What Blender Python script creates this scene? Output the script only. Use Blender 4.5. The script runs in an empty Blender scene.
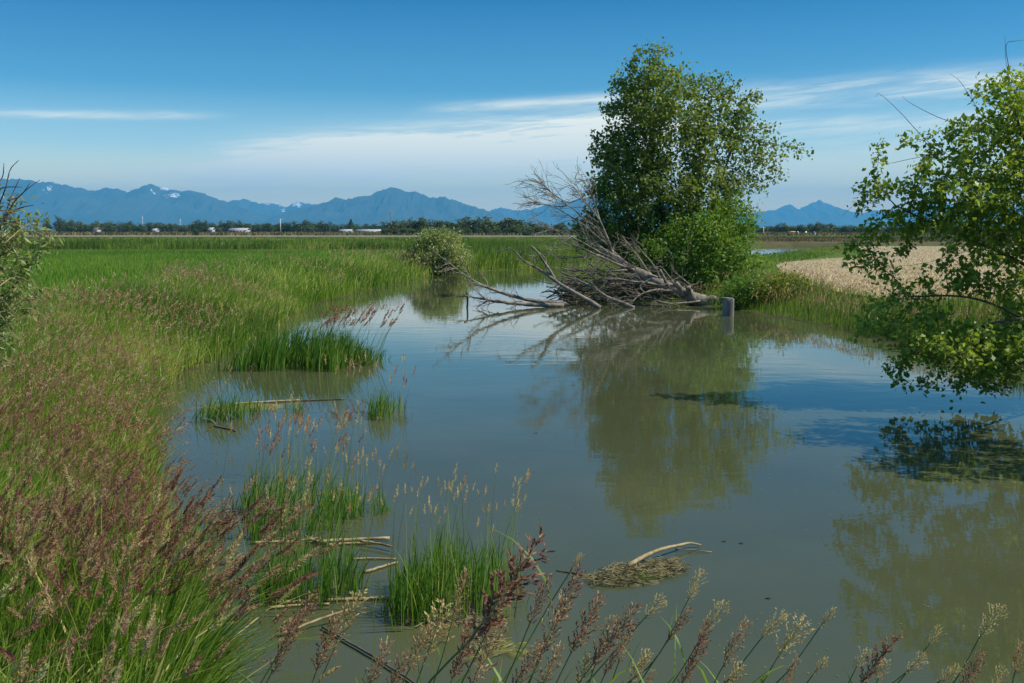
import bpy, math, random
import numpy as np
from mathutils import Vector

R = math.radians
random.seed(7)
RNG = np.random.default_rng(7)
SC = bpy.context.scene
COL = SC.collection

# ------------------------------------------------------------------ camera
F_PX, CX, CY, HORIZON, EYE = 1000.0, 512.0, 341.5, 230.0, 3.0
PITCH = math.atan((CY - HORIZON) / F_PX)
cam_data = bpy.data.cameras.new('camera')
cam_data.sensor_width = 36.0
cam_data.lens = 36.0 * F_PX / 1024.0
cam_data.clip_start = 0.05
cam_data.clip_end = 90000.0
cam = bpy.data.objects.new('camera', cam_data)
cam.location = (0, 0, EYE)
cam.rotation_euler = (math.pi / 2 - PITCH, 0, 0)
COL.objects.link(cam)
SC.camera = cam

# ------------------------------------------------------------------ light
SUN_AZ, SUN_EL = R(94), R(50)          # azimuth clockwise from the view direction (+Y)
SKY_STRENGTH, SUN_STRENGTH, EXPOSURE = 0.10, 5.0, 0.0
sun_dir = Vector((math.sin(SUN_AZ) * math.cos(SUN_EL), math.cos(SUN_AZ) * math.cos(SUN_EL), math.sin(SUN_EL)))
sun_data = bpy.data.lights.new('sun', 'SUN')
sun_data.energy = SUN_STRENGTH
sun_data.angle = R(0.5)
sun_data.color = (1.0, 0.95, 0.86)
sun = bpy.data.objects.new('sun', sun_data)
sun.rotation_euler = (-sun_dir).to_track_quat('-Z', 'Y').to_euler()
sun.location = (40, 20, 60)
COL.objects.link(sun)

SC.view_settings.view_transform = 'Standard'
SC.view_settings.look = 'None'
SC.view_settings.exposure = EXPOSURE
SC.view_settings.gamma = 1.0
SC.view_settings.use_curve_mapping = False
SC.cycles.max_bounces = 8
SC.cycles.transmission_bounces = 6
SC.cycles.volume_bounces = 1
SC.cycles.use_denoising = True


class Nodes:
    """small helper to write node trees as expressions"""
    def __init__(self, tree):
        self.t = tree
        self.n = tree.nodes
        self.l = tree.links

    def new(self, kind, **props):
        nd = self.n.new(kind)
        for k, v in props.items():
            setattr(nd, k, v)
        return nd

    def put(self, sock, v):
        if isinstance(v, bpy.types.NodeSocket):
            self.l.new(v, sock)
        elif v is not None:
            sock.default_value = v

    def m(self, op, a, b=None, c=None, clamp=False):
        nd = self.new('ShaderNodeMath', operation=op, use_clamp=clamp)
        self.put(nd.inputs[0], a)
        self.put(nd.inputs[1], b)
        if c is not None:
            self.put(nd.inputs[2], c)
        return nd.outputs[0]

    def sstep(self, v, a, b):
        nd = self.new('ShaderNodeMapRange', interpolation_type='SMOOTHSTEP')
        self.put(nd.inputs[0], v)
        nd.inputs[1].default_value, nd.inputs[2].default_value = a, b
        nd.inputs[3].default_value, nd.inputs[4].default_value = 0.0, 1.0
        return nd.outputs[0]

    def mix(self, fac, a, b, blend='MIX'):
        nd = self.new('ShaderNodeMix', data_type='RGBA', blend_type=blend)
        self.put(nd.inputs[0], fac)
        self.put(nd.inputs[6], a if isinstance(a, bpy.types.NodeSocket) else (*a, 1))
        self.put(nd.inputs[7], b if isinstance(b, bpy.types.NodeSocket) else (*b, 1))
        return nd.outputs[2]

    def noise(self, vec, scale, detail=3.0, rough=0.55, dist=0.0):
        nd = self.new('ShaderNodeTexNoise')
        self.put(nd.inputs['Vector'], vec)
        nd.inputs['Scale'].default_value = scale
        nd.inputs['Detail'].default_value = detail
        nd.inputs['Roughness'].default_value = rough
        nd.inputs['Distortion'].default_value = dist
        return nd.outputs[0]

    def comb(self, x, y, z):
        nd = self.new('ShaderNodeCombineXYZ')
        for i, v in enumerate((x, y, z)):
            self.put(nd.inputs[i], v)
        return nd.outputs[0]

    def ramp(self, fac, stops):
        nd = self.new('ShaderNodeValToRGB')
        self.put(nd.inputs[0], fac)
        cr = nd.color_ramp
        while len(cr.elements) < len(stops):
            cr.elements.new(0.5)
        for e, (p, c) in zip(cr.elements, stops):
            e.position = p
            e.color = (*c, 1)
        return nd.outputs[0]


# ------------------------------------------------------------------ sky
world = bpy.data.worlds.new('World')
SC.world = world
world.use_nodes = True
world.node_tree.nodes.clear()
W = Nodes(world.node_tree)
sky = W.new('ShaderNodeTexSky', sky_type='NISHITA')
sky.sun_disc = False
sky.sun_elevation = SUN_EL
sky.sun_rotation = SUN_AZ
sky.altitude = 0
sky.air_density = 1.0
sky.dust_density = 0.6
sky.ozone_density = 3.0
geo = W.new('ShaderNodeTexCoord')
sep = W.new('ShaderNodeSeparateXYZ')
W.l.new(geo.outputs['Generated'], sep.inputs[0])
X, Y, Z = sep.outputs
AZ = W.m('ARCTAN2', X, Y)
EL = W.m('ARCSINE', Z)
wisp = W.noise(W.comb(W.m('MULTIPLY', AZ, 5.0), W.m('MULTIPLY', EL, 60.0), 0.0), 1.0, 5.0, 0.6, 0.6)
fine = W.noise(W.comb(W.m('MULTIPLY', AZ, 14.0), W.m('MULTIPLY', W.m('SUBTRACT', EL, W.m('MULTIPLY', AZ, 0.1)), 160.0), 3.0), 1.0, 5.0, 0.6, 0.8)
tex = W.m('ADD', W.m('MULTIPLY', wisp, 0.55), W.m('MULTIPLY', fine, 0.45))
texm = W.sstep(tex, 0.36, 0.64)


def band(az0, az1, el0, el1, w, amt, soft=0.08):
    """a streak of cirrus from (az0, el0) to (az1, el1)"""
    slope = (el1 - el0) / (az1 - az0)
    mid = W.m('ADD', W.m('MULTIPLY', W.m('SUBTRACT', AZ, az0), slope), el0)
    d = W.m('DIVIDE', W.m('SUBTRACT', EL, mid), w)
    g = W.m('EXPONENT', W.m('MULTIPLY', W.m('MULTIPLY', d, d), -1.0))
    a = W.m('MULTIPLY', W.sstep(AZ, az0 - soft, az0 + soft), W.m('SUBTRACT', 1.0, W.sstep(AZ, az1 - soft, az1 + soft)))
    return W.m('MULTIPLY', W.m('MULTIPLY', g, a), amt)


bands = [
    band(-0.26, 0.14, 0.066, 0.100, 0.015, 3.0), band(-0.34, 0.16, 0.052, 0.072, 0.013, 0.8),
    band(-0.18, 0.16, 0.070, 0.080, 0.022, 0.8, 0.12),
    band(-0.06, 0.14, 0.118, 0.129, 0.005, 0.7, 0.05),
    band(-0.48, -0.30, 0.1005, 0.1065, 0.0035, 0.65, 0.05),
    band(0.16, 0.52, 0.122, 0.134, 0.011, 0.8, 0.06),
    band(0.18, 0.60, 0.098, 0.100, 0.008, 0.7, 0.06),
    band(0.10, 0.60, 0.066, 0.070, 0.022, 0.45, 0.08),
    band(-0.60, 0.70, 0.035, 0.040, 0.022, 0.28, 0.15),
]
msk = bands[0]
for b in bands[1:]:
    msk = W.m('ADD', msk, b)
msk = W.m('MULTIPLY', msk, W.m('ADD', W.m('MULTIPLY', texm, 0.8), 0.2), clamp=True)
hsv = W.new('ShaderNodeHueSaturation')
hsv.inputs['Saturation'].default_value = 1.12
hsv.inputs['Value'].default_value = 1.0
W.l.new(sky.outputs[0], hsv.inputs['Color'])
# clear dry air seen through a polariser: deep blue above, pale towards the horizon
deep = W.ramp(W.m('DIVIDE', EL, 1.5708, clamp=True), [(0.0, (2.4, 1.72, 0.80)), (0.028, (2.1, 1.52, 0.76)), (0.05, (1.0, 1.0, 0.85)), (0.085, (0.24, 0.51, 0.60)), (0.145, (0.035, 0.28, 0.44)), (0.30, (0.22, 0.44, 0.54)), (0.60, (0.50, 0.56, 0.58))])
skycol = W.mix(1.0, W.mix(1.0, hsv.outputs[0], deep, 'MULTIPLY'), (2.0, 2.0, 2.0), 'MULTIPLY')
cloudy = W.mix(msk, skycol, (14.5, 13.8, 11.0))
bg = W.new('ShaderNodeBackground')
W.l.new(cloudy, bg.inputs[0])
bg.inputs[1].default_value = SKY_STRENGTH
wo = W.new('ShaderNodeOutputWorld')
W.l.new(bg.outputs[0], wo.inputs[0])


# ------------------------------------------------------------------ helpers
def ray(px, py):
    s, c = math.sin(PITCH), math.cos(PITCH)
    u, v = (px - CX) / F_PX, (CY - py) / F_PX
    return np.array([u, c + v * s, -s + v * c])


def G(px, py, z=0.0):
    d = ray(px, py)
    t = (z - EYE) / d[2]
    return np.array([d[0] * t, d[1] * t, z])


def P(px, py, y):
    d = ray(px, py)
    t = y / d[1]
    return np.array([d[0] * t, y, EYE + d[2] * t])


def tag(o, label=None, cat=None, group=None, kind=None):
    if label: o['label'] = label
    if cat: o['category'] = cat
    if group: o['group'] = group
    if kind: o['kind'] = kind
    return o


def empty(name, loc, rz=0.0):
    o = bpy.data.objects.new(name, None)
    o.empty_display_size = 0.2
    o.location = [float(v) for v in loc]
    o.rotation_euler = (0, 0, rz)
    COL.objects.link(o)
    return o


class Acc:
    """collects quads (numpy) and links them as ONE mesh object"""
    def __init__(self):
        self.v, self.f, self.t, self.n = [], [], [], 0

    def add(self, v, f, t=0.5):
        v = np.asarray(v, dtype=np.float64).reshape(-1, 3)
        f = np.asarray(f, dtype=np.int64).reshape(-1, 4)
        self.v.append(v)
        self.f.append(f + self.n)
        self.t.append(np.broadcast_to(np.asarray(t, dtype=np.float64), (len(v),)) if np.ndim(t) == 0 else np.asarray(t).reshape(-1))
        self.n += len(v)

    def build(self, name, mat, parent=None, loc=(0, 0, 0), smooth=False, cols=None):
        v = np.concatenate(self.v) - np.asarray(loc, dtype=np.float64)
        f = np.concatenate(self.f)
        return mesh_obj(name, v, f, mat, parent, loc, smooth, np.concatenate(self.t), cols)


def mesh_obj(name, v, f, mat, parent=None, loc=(0, 0, 0), smooth=False, tint=None, cols=None):
    me = bpy.data.meshes.new(name)
    me.vertices.add(len(v))
    me.vertices.foreach_set('co', np.ascontiguousarray(v, dtype=np.float32).ravel())
    me.loops.add(f.size)
    me.loops.foreach_set('vertex_index', np.ascontiguousarray(f, dtype=np.int32).ravel())
    me.polygons.add(len(f))
    me.polygons.foreach_set('loop_start', np.arange(0, f.size, f.shape[1], dtype=np.int32))
    if smooth:
        me.polygons.foreach_set('use_smooth', np.ones(len(f), dtype=bool))
    if tint is not None:
        a = me.attributes.new('tint', 'FLOAT', 'POINT')
        a.data.foreach_set('value', np.ascontiguousarray(tint, dtype=np.float32))
    if cols is not None:
        a = me.attributes.new('hue', 'FLOAT_COLOR', 'POINT')
        c4 = np.ones((len(v), 4), dtype=np.float32)
        c4[:, :3] = cols
        a.data.foreach_set('color', c4.ravel())
    me.update(calc_edges=True)
    me.materials.append(mat)
    o = bpy.data.objects.new(name, me)
    COL.objects.link(o)
    if parent is not None:
        o.parent = parent
        pl = np.array(parent.matrix_basis.translation)
        o.location = [float(a - b) for a, b in zip(loc, pl)]
    else:
        o.location = [float(a) for a in loc]
    return o


def unit(a):
    return a / np.maximum(np.linalg.norm(a, axis=-1, keepdims=True), 1e-9)


def tube(acc, pts, rad, sides=6, tint=0.5, cap=True, wob=0.0):
    pts = np.asarray(pts, dtype=np.float64)
    n = len(pts)
    rad = np.broadcast_to(np.asarray(rad, dtype=np.float64), (n,))
    tan = unit(np.gradient(pts, axis=0))
    ref = np.array([0.0, 0.0, 1.0]) if abs(tan[:, 2]).mean() < 0.8 else np.array([1.0, 0.0, 0.0])
    a = unit(np.cross(tan, ref))
    b = np.cross(tan, a)
    th = np.linspace(0, 2 * np.pi, sides, endpoint=False)
    rr = rad[:, None]
    if wob:
        rr = rr * (1 + wob * RNG.normal(size=(n, sides)))
    ring = pts[:, None, :] + (np.cos(th)[None, :, None] * a[:, None, :] + np.sin(th)[None, :, None] * b[:, None, :]) * (rr[..., None] if wob else rad[:, None, None])
    i = np.arange(n - 1)[:, None] * sides
    k = np.arange(sides)[None, :]
    k2 = (k + 1) % sides
    f = np.stack([i + k, i + k2, i + sides + k2, i + sides + k], -1).reshape(-1, 4)
    v = ring.reshape(-1, 3)
    if cap:
        v = np.concatenate([v, pts[:1], pts[-1:]])
        c0, c1 = n * sides, n * sides + 1
        ks = np.arange(0, sides, 2)
        s1, s2 = (ks + 1) % sides, (ks + 2) % sides
        f = np.concatenate([f, np.stack([np.full_like(ks, c0), s2, s1, ks], -1),
                            np.stack([np.full_like(ks, c1), (n - 1) * sides + ks, (n - 1) * sides + s1, (n - 1) * sides + s2], -1)])
    acc.add(v, f, tint)


def smooth_path(pts, n=24):
    """Catmull-Rom through the given points"""
    p = np.asarray(pts, dtype=np.float64)
    p = np.concatenate([2 * p[:1] - p[1:2], p, 2 * p[-1:] - p[-2:-1]])
    m = len(p) - 3
    out = []
    for u in np.linspace(0, m - 1e-6, n):
        i = int(u)
        t = u - i
        a, b, c, d = p[i:i + 4]
        out.append(0.5 * (2 * b + (c - a) * t + (2 * a - 5 * b + 4 * c - d) * t ** 2 + (3 * b - a - 3 * c + d) * t ** 3))
    return np.array(out)


def smoothstep(v, a, b):
    t = np.clip((v - a) / (b - a), 0, 1)
    return t * t * (3 - 2 * t)


_perm = np.random.default_rng(3).random((256, 256))


def vnoise(x, y):
    xi, yi = np.floor(x).astype(int), np.floor(y).astype(int)
    fx, fy = x - xi, y - yi
    fx, fy = fx * fx * (3 - 2 * fx), fy * fy * (3 - 2 * fy)
    g = lambda i, j: _perm[i % 256, j % 256]
    a = g(xi, yi) * (1 - fx) + g(xi + 1, yi) * fx
    b = g(xi, yi + 1) * (1 - fx) + g(xi + 1, yi + 1) * fx
    return a * (1 - fy) + b * fy


def fbm(x, y, o=4, gain=0.5):
    s, a, n = 0.0, 1.0, 0.0
    for k in range(o):
        s = s + a * vnoise(x * 2 ** k + 17.3 * k, y * 2 ** k + 5.1 * k)
        n += a
        a *= gain
    return s / n


# ------------------------------------------------------------------ materials
def mat_new(name):
    m = bpy.data.materials.new(name)
    m.use_nodes = True
    m.node_tree.nodes.clear()
    k = Nodes(m.node_tree)
    out = k.new('ShaderNodeOutputMaterial')
    return m, k, out


def attr(k, name, sock='Fac'):
    nd = k.new('ShaderNodeAttribute')
    nd.attribute_name = name
    return nd.outputs[sock]


def pos(k):
    return k.new('ShaderNodeNewGeometry').outputs['Position']


def leaf_mat(name, stops, trans=0.35, rough=0.5, tboost=(1.25, 1.3, 0.6), spec=0.35, gain=1.5):
    """leaf: a soft gloss over diffuse, with light coming through the blade"""
    m, k, out = mat_new(name)
    stops = [(p_, tuple(min(0.8, q_ * gain) for q_ in c_)) for p_, c_ in stops]
    c = k.ramp(attr(k, 'tint'), stops)
    var = k.noise(pos(k), 0.9, 2.0)
    c = k.mix(k.m('MULTIPLY', k.sstep(var, 0.3, 0.7), 0.35), c, k.mix(1.0, c, (1.25, 1.12, 0.75), 'MULTIPLY'))
    b = k.new('ShaderNodeBsdfPrincipled')
    k.put(b.inputs['Base Color'], c)
    b.inputs['Roughness'].default_value = rough
    b.inputs['Specular IOR Level'].default_value = spec
    t = k.new('ShaderNodeBsdfTranslucent')
    k.put(t.inputs[0], k.mix(1.0, c, tboost, 'MULTIPLY'))
    mx = k.new('ShaderNodeMixShader')
    mx.inputs[0].default_value = trans
    k.l.new(b.outputs[0], mx.inputs[1])
    k.l.new(t.outputs[0], mx.inputs[2])
    k.l.new(mx.outputs[0], out.inputs[0])
    return m


def plain_mat(name, c1, c2, scale=6.0, rough=0.85, bump=0.0, stretch=(1, 1, 1), detail=5.0, c3=None, spec=0.3):
    m, k, out = mat_new(name)
    tc = k.new('ShaderNodeTexCoord')
    mp = k.new('ShaderNodeMapping')
    mp.inputs['Scale'].default_value = stretch
    k.l.new(tc.outputs['Object'], mp.inputs[0])
    n = k.noise(mp.outputs[0], scale, detail, 0.65)
    c = k.mix(k.sstep(n, 0.32, 0.68), c1, c2)
    if c3:
        c = k.mix(k.sstep(k.noise(mp.outputs[0], scale * 0.23, 3.0), 0.52, 0.66), c, c3)
    b = k.new('ShaderNodeBsdfPrincipled')
    k.put(b.inputs['Base Color'], c)
    b.inputs['Roughness'].default_value = rough
    b.inputs['Specular IOR Level'].default_value = spec
    if bump:
        bp = k.new('ShaderNodeBump')
        bp.inputs['Strength'].default_value = bump
        bp.inputs['Distance'].default_value = 0.03
        k.l.new(n, bp.inputs['Height'])
        k.l.new(bp.outputs[0], b.inputs['Normal'])
    k.l.new(b.outputs[0], out.inputs[0])
    return m


M = {}
M['grass'] = leaf_mat('grass_blade', [(0.0, (0.050, 0.095, 0.013)), (0.42, (0.095, 0.158, 0.019)), (0.75, (0.155, 0.200, 0.036)), (1.0, (0.34, 0.29, 0.13))], 0.45, gain=2.1)
M['field'] = leaf_mat('field_grass_blade', [(0.0, (0.055, 0.088, 0.014)), (0.5, (0.095, 0.145, 0.020)), (0.85, (0.15, 0.18, 0.04)), (1.0, (0.24, 0.20, 0.09))], 0.38, gain=1.8)
M['crop'] = leaf_mat('crop_blade', [(0.0, (0.065, 0.125, 0.014)), (0.5, (0.095, 0.185, 0.018)), (1.0, (0.15, 0.23, 0.03))], 0.4)
M['reed'] = leaf_mat('reed_blade', [(0.0, (0.035, 0.085, 0.012)), (0.6, (0.075, 0.16, 0.020)), (1.0, (0.21, 0.24, 0.09))], 0.42, gain=1.65)
M['seed'] = leaf_mat('seed_head', [(0.0, (0.165, 0.072, 0.058)), (0.45, (0.28, 0.155, 0.11)), (0.7, (0.37, 0.275, 0.16)), (1.0, (0.46, 0.43, 0.22))], 0.45, 0.7, (1.15, 1.0, 0.8), 0.15, 1.5)
M['alder'] = leaf_mat('alder_leaf', [(0.0, (0.040, 0.062, 0.014)), (0.6, (0.075, 0.105, 0.020)), (1.0, (0.14, 0.17, 0.045))], 0.42, gain=2.2)
M['alder2'] = leaf_mat('overhang_leaf', [(0.0, (0.045, 0.08, 0.010)), (0.6, (0.095, 0.14, 0.018)), (1.0, (0.20, 0.23, 0.05))], 0.44, 0.4, gain=2.15)
M['shrub'] = leaf_mat('shrub_leaf', [(0.0, (0.045, 0.095, 0.012)), (0.6, (0.090, 0.16, 0.020)), (1.0, (0.17, 0.22, 0.045))], 0.40, gain=1.9)
M['yellowshrub'] = leaf_mat('bank_shrub_leaf', [(0.0, (0.05, 0.09, 0.016)), (0.6, (0.11, 0.145, 0.022)), (1.0, (0.27, 0.24, 0.035))], 0.34)
M['willow'] = leaf_mat('pale_willow_leaf', [(0.0, (0.07, 0.11, 0.03)), (0.6, (0.16, 0.20, 0.06)), (1.0, (0.34, 0.36, 0.18))], 0.32)
M['fartree'] = leaf_mat('far_leaf', [(0.0, (0.026, 0.040, 0.014)), (0.6, (0.044, 0.062, 0.018)), (1.0, (0.07, 0.09, 0.028))], 0.25, gain=2.2)
M['bark'] = plain_mat('bark', (0.075, 0.06, 0.048), (0.17, 0.145, 0.12), 9.0, 0.9, 0.5, (1, 1, 0.25))
M['deadwood'] = plain_mat('dead_wood', (0.15, 0.125, 0.092), (0.38, 0.33, 0.255), 7.0, 0.85, 0.6, (1, 1, 1), 6.0, (0.10, 0.08, 0.058))
M['darktwig'] = plain_mat('dark_twig', (0.05, 0.04, 0.038), (0.11, 0.09, 0.08), 12.0, 0.9)
M['straw'] = plain_mat('straw', (0.28, 0.21, 0.095), (0.46, 0.37, 0.19), 14.0, 0.7, 0.1, (1, 1, 1), 4.0, (0.18, 0.12, 0.06))
M['post'] = plain_mat('weathered_timber', (0.17, 0.17, 0.16), (0.36, 0.355, 0.33), 10.0, 0.9, 0.6, (1, 1, 0.12), 6.0, (0.10, 0.095, 0.09))
M['white'] = plain_mat('white_painted_metal', (0.72, 0.73, 0.72), (0.82, 0.82, 0.80), 0.4, 0.5)
M['farwhite'] = plain_mat('weathered_white_wall', (0.34, 0.35, 0.36), (0.46, 0.46, 0.46), 0.3, 0.7)
M['grey'] = plain_mat('grey_painted_wall', (0.38, 0.40, 0.42), (0.5, 0.5, 0.5), 0.4, 0.7)
M['yellow'] = plain_mat('yellow_paint', (0.72, 0.47, 0.05), (0.8, 0.55, 0.08), 0.5, 0.5)
M['glass'] = plain_mat('dark_window', (0.03, 0.035, 0.04), (0.05, 0.06, 0.07), 0.5, 0.15)
M['rust'] = plain_mat('brown_roof', (0.16, 0.10, 0.08), (0.22, 0.15, 0.12), 0.5, 0.8)
M['steel'] = plain_mat('galvanised_steel', (0.20, 0.21, 0.22), (0.30, 0.31, 0.32), 2.0, 0.6)
M['palesteel'] = plain_mat('pale_steel', (0.55, 0.57, 0.58), (0.68, 0.69, 0.7), 2.0, 0.5)

# ------------------------------------------------------------------ where the water lies (plan view)
_shore_left = [(200, 683), (165, 600), (140, 520), (135, 460), (150, 405), (175, 375), (236, 351), (268, 334), (286, 317), (318, 304), (362, 293), (412, 280), (450, 272.5), (515, 270), (565, 268)]
_shore_back = [(620, 264.5), (680, 259.5), (725, 254.5), (755, 249.5), (772, 246.5), (795, 246.2), (818, 247.6), (822, 249.5), (806, 251.6), (790, 254.5), (764, 257.5), (722, 263), (655, 273), (585, 284), (563, 292), (575, 299), (640, 303), (700, 306), (745, 312), (795, 321), (860, 336), (935, 351), (1010, 364)]
LAKE = np.array([G(*p)[:2] for p in _shore_left] + [G(*p)[:2] for p in _shore_back] +
                [(10.6, 18.6), (9.4, 15.5), (8.8, 13.0), (8.4, 10.0), (7.6, 7.0), (5.5, 5.2), (2.5, 4.8), (0.2, 4.9), (-1.3, 5.5)])


def land(x, y):
    """signed distance to the waterline: positive on land"""
    x, y = np.asarray(x, dtype=np.float64), np.asarray(y, dtype=np.float64)
    sh = x.shape
    x, y = x.ravel(), y.ravel()
    d2 = np.full(x.shape, 1e18)
    inside = np.zeros(x.shape, dtype=bool)
    n = len(LAKE)
    for i in range(n):
        ax, ay = LAKE[i]
        bx, by = LAKE[(i + 1) % n]
        ex, ey = bx - ax, by - ay
        t = np.clip(((x - ax) * ex + (y - ay) * ey) / (ex * ex + ey * ey), 0, 1)
        d2 = np.minimum(d2, (x - ax - t * ex) ** 2 + (y - ay - t * ey) ** 2)
        c = ((ay > y) != (by > y)) & (x < (bx - ax) * (y - ay) / (by - ay if by != ay else 1e-9) + ax)
        inside ^= c
    d = np.sqrt(d2)
    return np.where(inside, -d, d).reshape(sh)


FIELD_Z = 0.7


def ground_z(x, y, s=None):
    s = land(x, y) if s is None else s
    r = np.hypot(x, y)
    wob = (fbm(x * 0.9, y * 0.9, 3) - 0.5) * smoothstep(90 - r, 0, 60)
    s2 = s + wob * 0.7
    top = FIELD_Z + 0.5 * smoothstep(6.5 - r, 0, 4.5)
    wide = 2.2 + 1.4 * smoothstep(r, 5, 40)
    up = top * smoothstep(s2, 0, wide) + 0.05 * wob
    dn = -np.minimum(0.9, -s2 * 0.25)
    z = np.where(s2 > 0, up, dn)
    return np.where(s > 7.0, top + 0.05 * wob, z)


def gz(x, y):
    return float(ground_z(np.array([x]), np.array([y]))[0])


# ------------------------------------------------------------------ ground: one sheet to the horizon
az_f = np.radians(np.arange(-36, 36.01, 0.13))
az_c = np.radians(np.concatenate([np.arange(39, 322, 3.0)]))
az = np.concatenate([az_f, az_c])
rr = [0.6]
while rr[-1] < 26500:
    rr.append(rr[-1] * (1.017 if rr[-1] < 400 else 1.05))
rr = np.array(rr)
AZg, RRg = np.meshgrid(az, rr)
gx, gy = RRg * np.sin(AZg), RRg * np.cos(AZg)
gs = land(gx, gy)
ghz = ground_z(gx, gy, gs)
nA, nR = len(az), len(rr)
gv = np.stack([gx, gy, ghz], -1).reshape(-1, 3)
gv = np.concatenate([gv, [[0, 0, float(ghz[0].mean())]]])
i = np.arange(nR - 1)[:, None] * nA
k = np.arange(nA)[None, :]
k2 = (k + 1) % nA
gf = np.stack([i + k, i + nA + k, i + nA + k2, i + k2], -1).reshape(-1, 4)
kk = np.arange(0, nA - 1, 2)
gf = np.concatenate([gf, np.stack([np.full_like(kk, nR * nA), kk, kk + 1, (kk + 2) % nA], -1)])


def zone_color(x, y, s):
    """what grows or lies there: base colours of the ground itself"""
    n1 = fbm(x * 0.05, y * 0.012, 4)
    n2 = fbm(x * 0.6, y * 0.6, 3)
    r = np.hypot(x, y)
    c = np.empty(x.shape + (3,))
    thatch = np.array([0.045, 0.042, 0.018])
    crop = np.array([0.085, 0.150, 0.020])
    rough = np.array([0.085, 0.11, 0.028])
    c[:] = thatch
    near = smoothstep(r, 24, 40)[..., None]
    c = c * (1 - near) + (crop * (0.85 + 0.3 * n2[..., None])) * near
    far = smoothstep(y, 95, 125)[..., None]
    c = c * (1 - far) + (rough * (0.7 + 0.6 * n1[..., None])) * far
    # russet sedge and hay beyond the track
    rus = (smoothstep(y, 430, 480) * smoothstep(n1, 0.35, 0.6) * smoothstep(1000 - y, 0, 200))[..., None]
    c = c * (1 - rus) + np.array([0.17, 0.115, 0.05]) * rus
    # brown flats behind the back channel
    fl = (smoothstep(x, 38, 50) * smoothstep(y, 150, 190) * smoothstep(330 - y, 0, 60) * smoothstep(s, 0.3, 3))[..., None]
    c = c * (1 - fl) + np.array([0.13, 0.10, 0.055]) * (0.7 + 0.6 * n2[..., None]) * fl
    # mud along and under the water
    mud = (1 - smoothstep(s, -0.1, 0.7))[..., None]
    c = c * (1 - mud) + np.array([0.075, 0.065, 0.035]) * mud
    return c


gc = zone_color(gx, gy, gs).reshape(-1, 3)
gc = np.concatenate([gc, gc[:1]])
m, k, out = mat_new('ground')
c = attr(k, 'hue', 'Color')
n = k.noise(pos(k), 3.0, 6.0, 0.7)
c = k.mix(1.0, c, k.ramp(n, [(0.25, (0.6, 0.6, 0.6)), (0.75, (1.35, 1.3, 1.2))]), 'MULTIPLY')
b = k.new('ShaderNodeBsdfPrincipled')
k.put(b.inputs['Base Color'], c)
b.inputs['Roughness'].default_value = 0.95
b.inputs['Specular IOR Level'].default_value = 0.1
bp = k.new('ShaderNodeBump')
bp.inputs['Strength'].default_value = 0.8
bp.inputs['Distance'].default_value = 0.08
k.l.new(n, bp.inputs['Height'])
k.l.new(bp.outputs[0], b.inputs['Normal'])
k.l.new(b.outputs[0], out.inputs[0])
tag(mesh_obj('ground', gv, gf, m, smooth=True, cols=gc), kind='structure')

# ------------------------------------------------------------------ water
m, k, out = mat_new('turbid_water')
p = pos(k)
mp = k.new('ShaderNodeMapping')
mp.inputs['Scale'].default_value = (0.7, 1.6, 1.0)
k.l.new(p, mp.inputs[0])
r1 = k.noise(mp.outputs[0], 1.1, 3.0, 0.5, 0.4)
r2 = k.noise(mp.outputs[0], 7.0, 3.0, 0.55, 0.3)
patch = k.sstep(k.noise(p, 0.09, 2.0), 0.42, 0.62)
hgt = k.m('ADD', k.m('MULTIPLY', r1, 0.9), k.m('MULTIPLY', k.m('MULTIPLY', r2, 0.10), k.m('ADD', patch, 0.35)))
bp = k.new('ShaderNodeBump')
bp.inputs['Strength'].default_value = 0.05
bp.inputs['Distance'].default_value = 0.06
k.l.new(hgt, bp.inputs['Height'])
silt = k.mix(k.sstep(k.noise(p, 0.25, 3.0), 0.35, 0.7), (0.068, 0.077, 0.034), (0.088, 0.096, 0.045))
b = k.new('ShaderNodeBsdfPrincipled')
k.put(b.inputs['Base Color'], silt)
b.inputs['Roughness'].default_value = 0.02
b.inputs['IOR'].default_value = 1.333
k.l.new(bp.outputs[0], b.inputs['Normal'])
k.l.new(b.outputs[0], out.inputs[0])
wx, wy = np.meshgrid(np.linspace(-14, 80, 40), np.linspace(3.0, 205, 60))
wv = np.stack([wx, wy, np.zeros_like(wx)], -1).reshape(-1, 3)
i = np.arange(59)[:, None] * 40
kq = np.arange(39)[None, :]
wf = np.stack([i + kq, i + kq + 1, i + 41 + kq, i + 40 + kq], -1).reshape(-1, 4)
tag(mesh_obj('water', wv, wf, m), kind='structure')


# ------------------------------------------------------------------ sheets on the flats
def sheet(name, poly, z, mat, n=1):
    from mathutils.geometry import tessellate_polygon
    tri = tessellate_polygon([[Vector((p[0], p[1], 0)) for p in poly]])
    v = np.array([(p[0], p[1], z) for p in poly])
    me = bpy.data.meshes.new(name)
    me.from_pydata([tuple(q) for q in v], [], [tuple(t) for t in tri])
    me.update()
    me.materials.append(mat)
    o = bpy.data.objects.new(name, me)
    COL.objects.link(o)
    if me.polygons and me.polygons[0].normal.z < 0:
        me.flip_normals()
    return tag(o, kind='structure')


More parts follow.
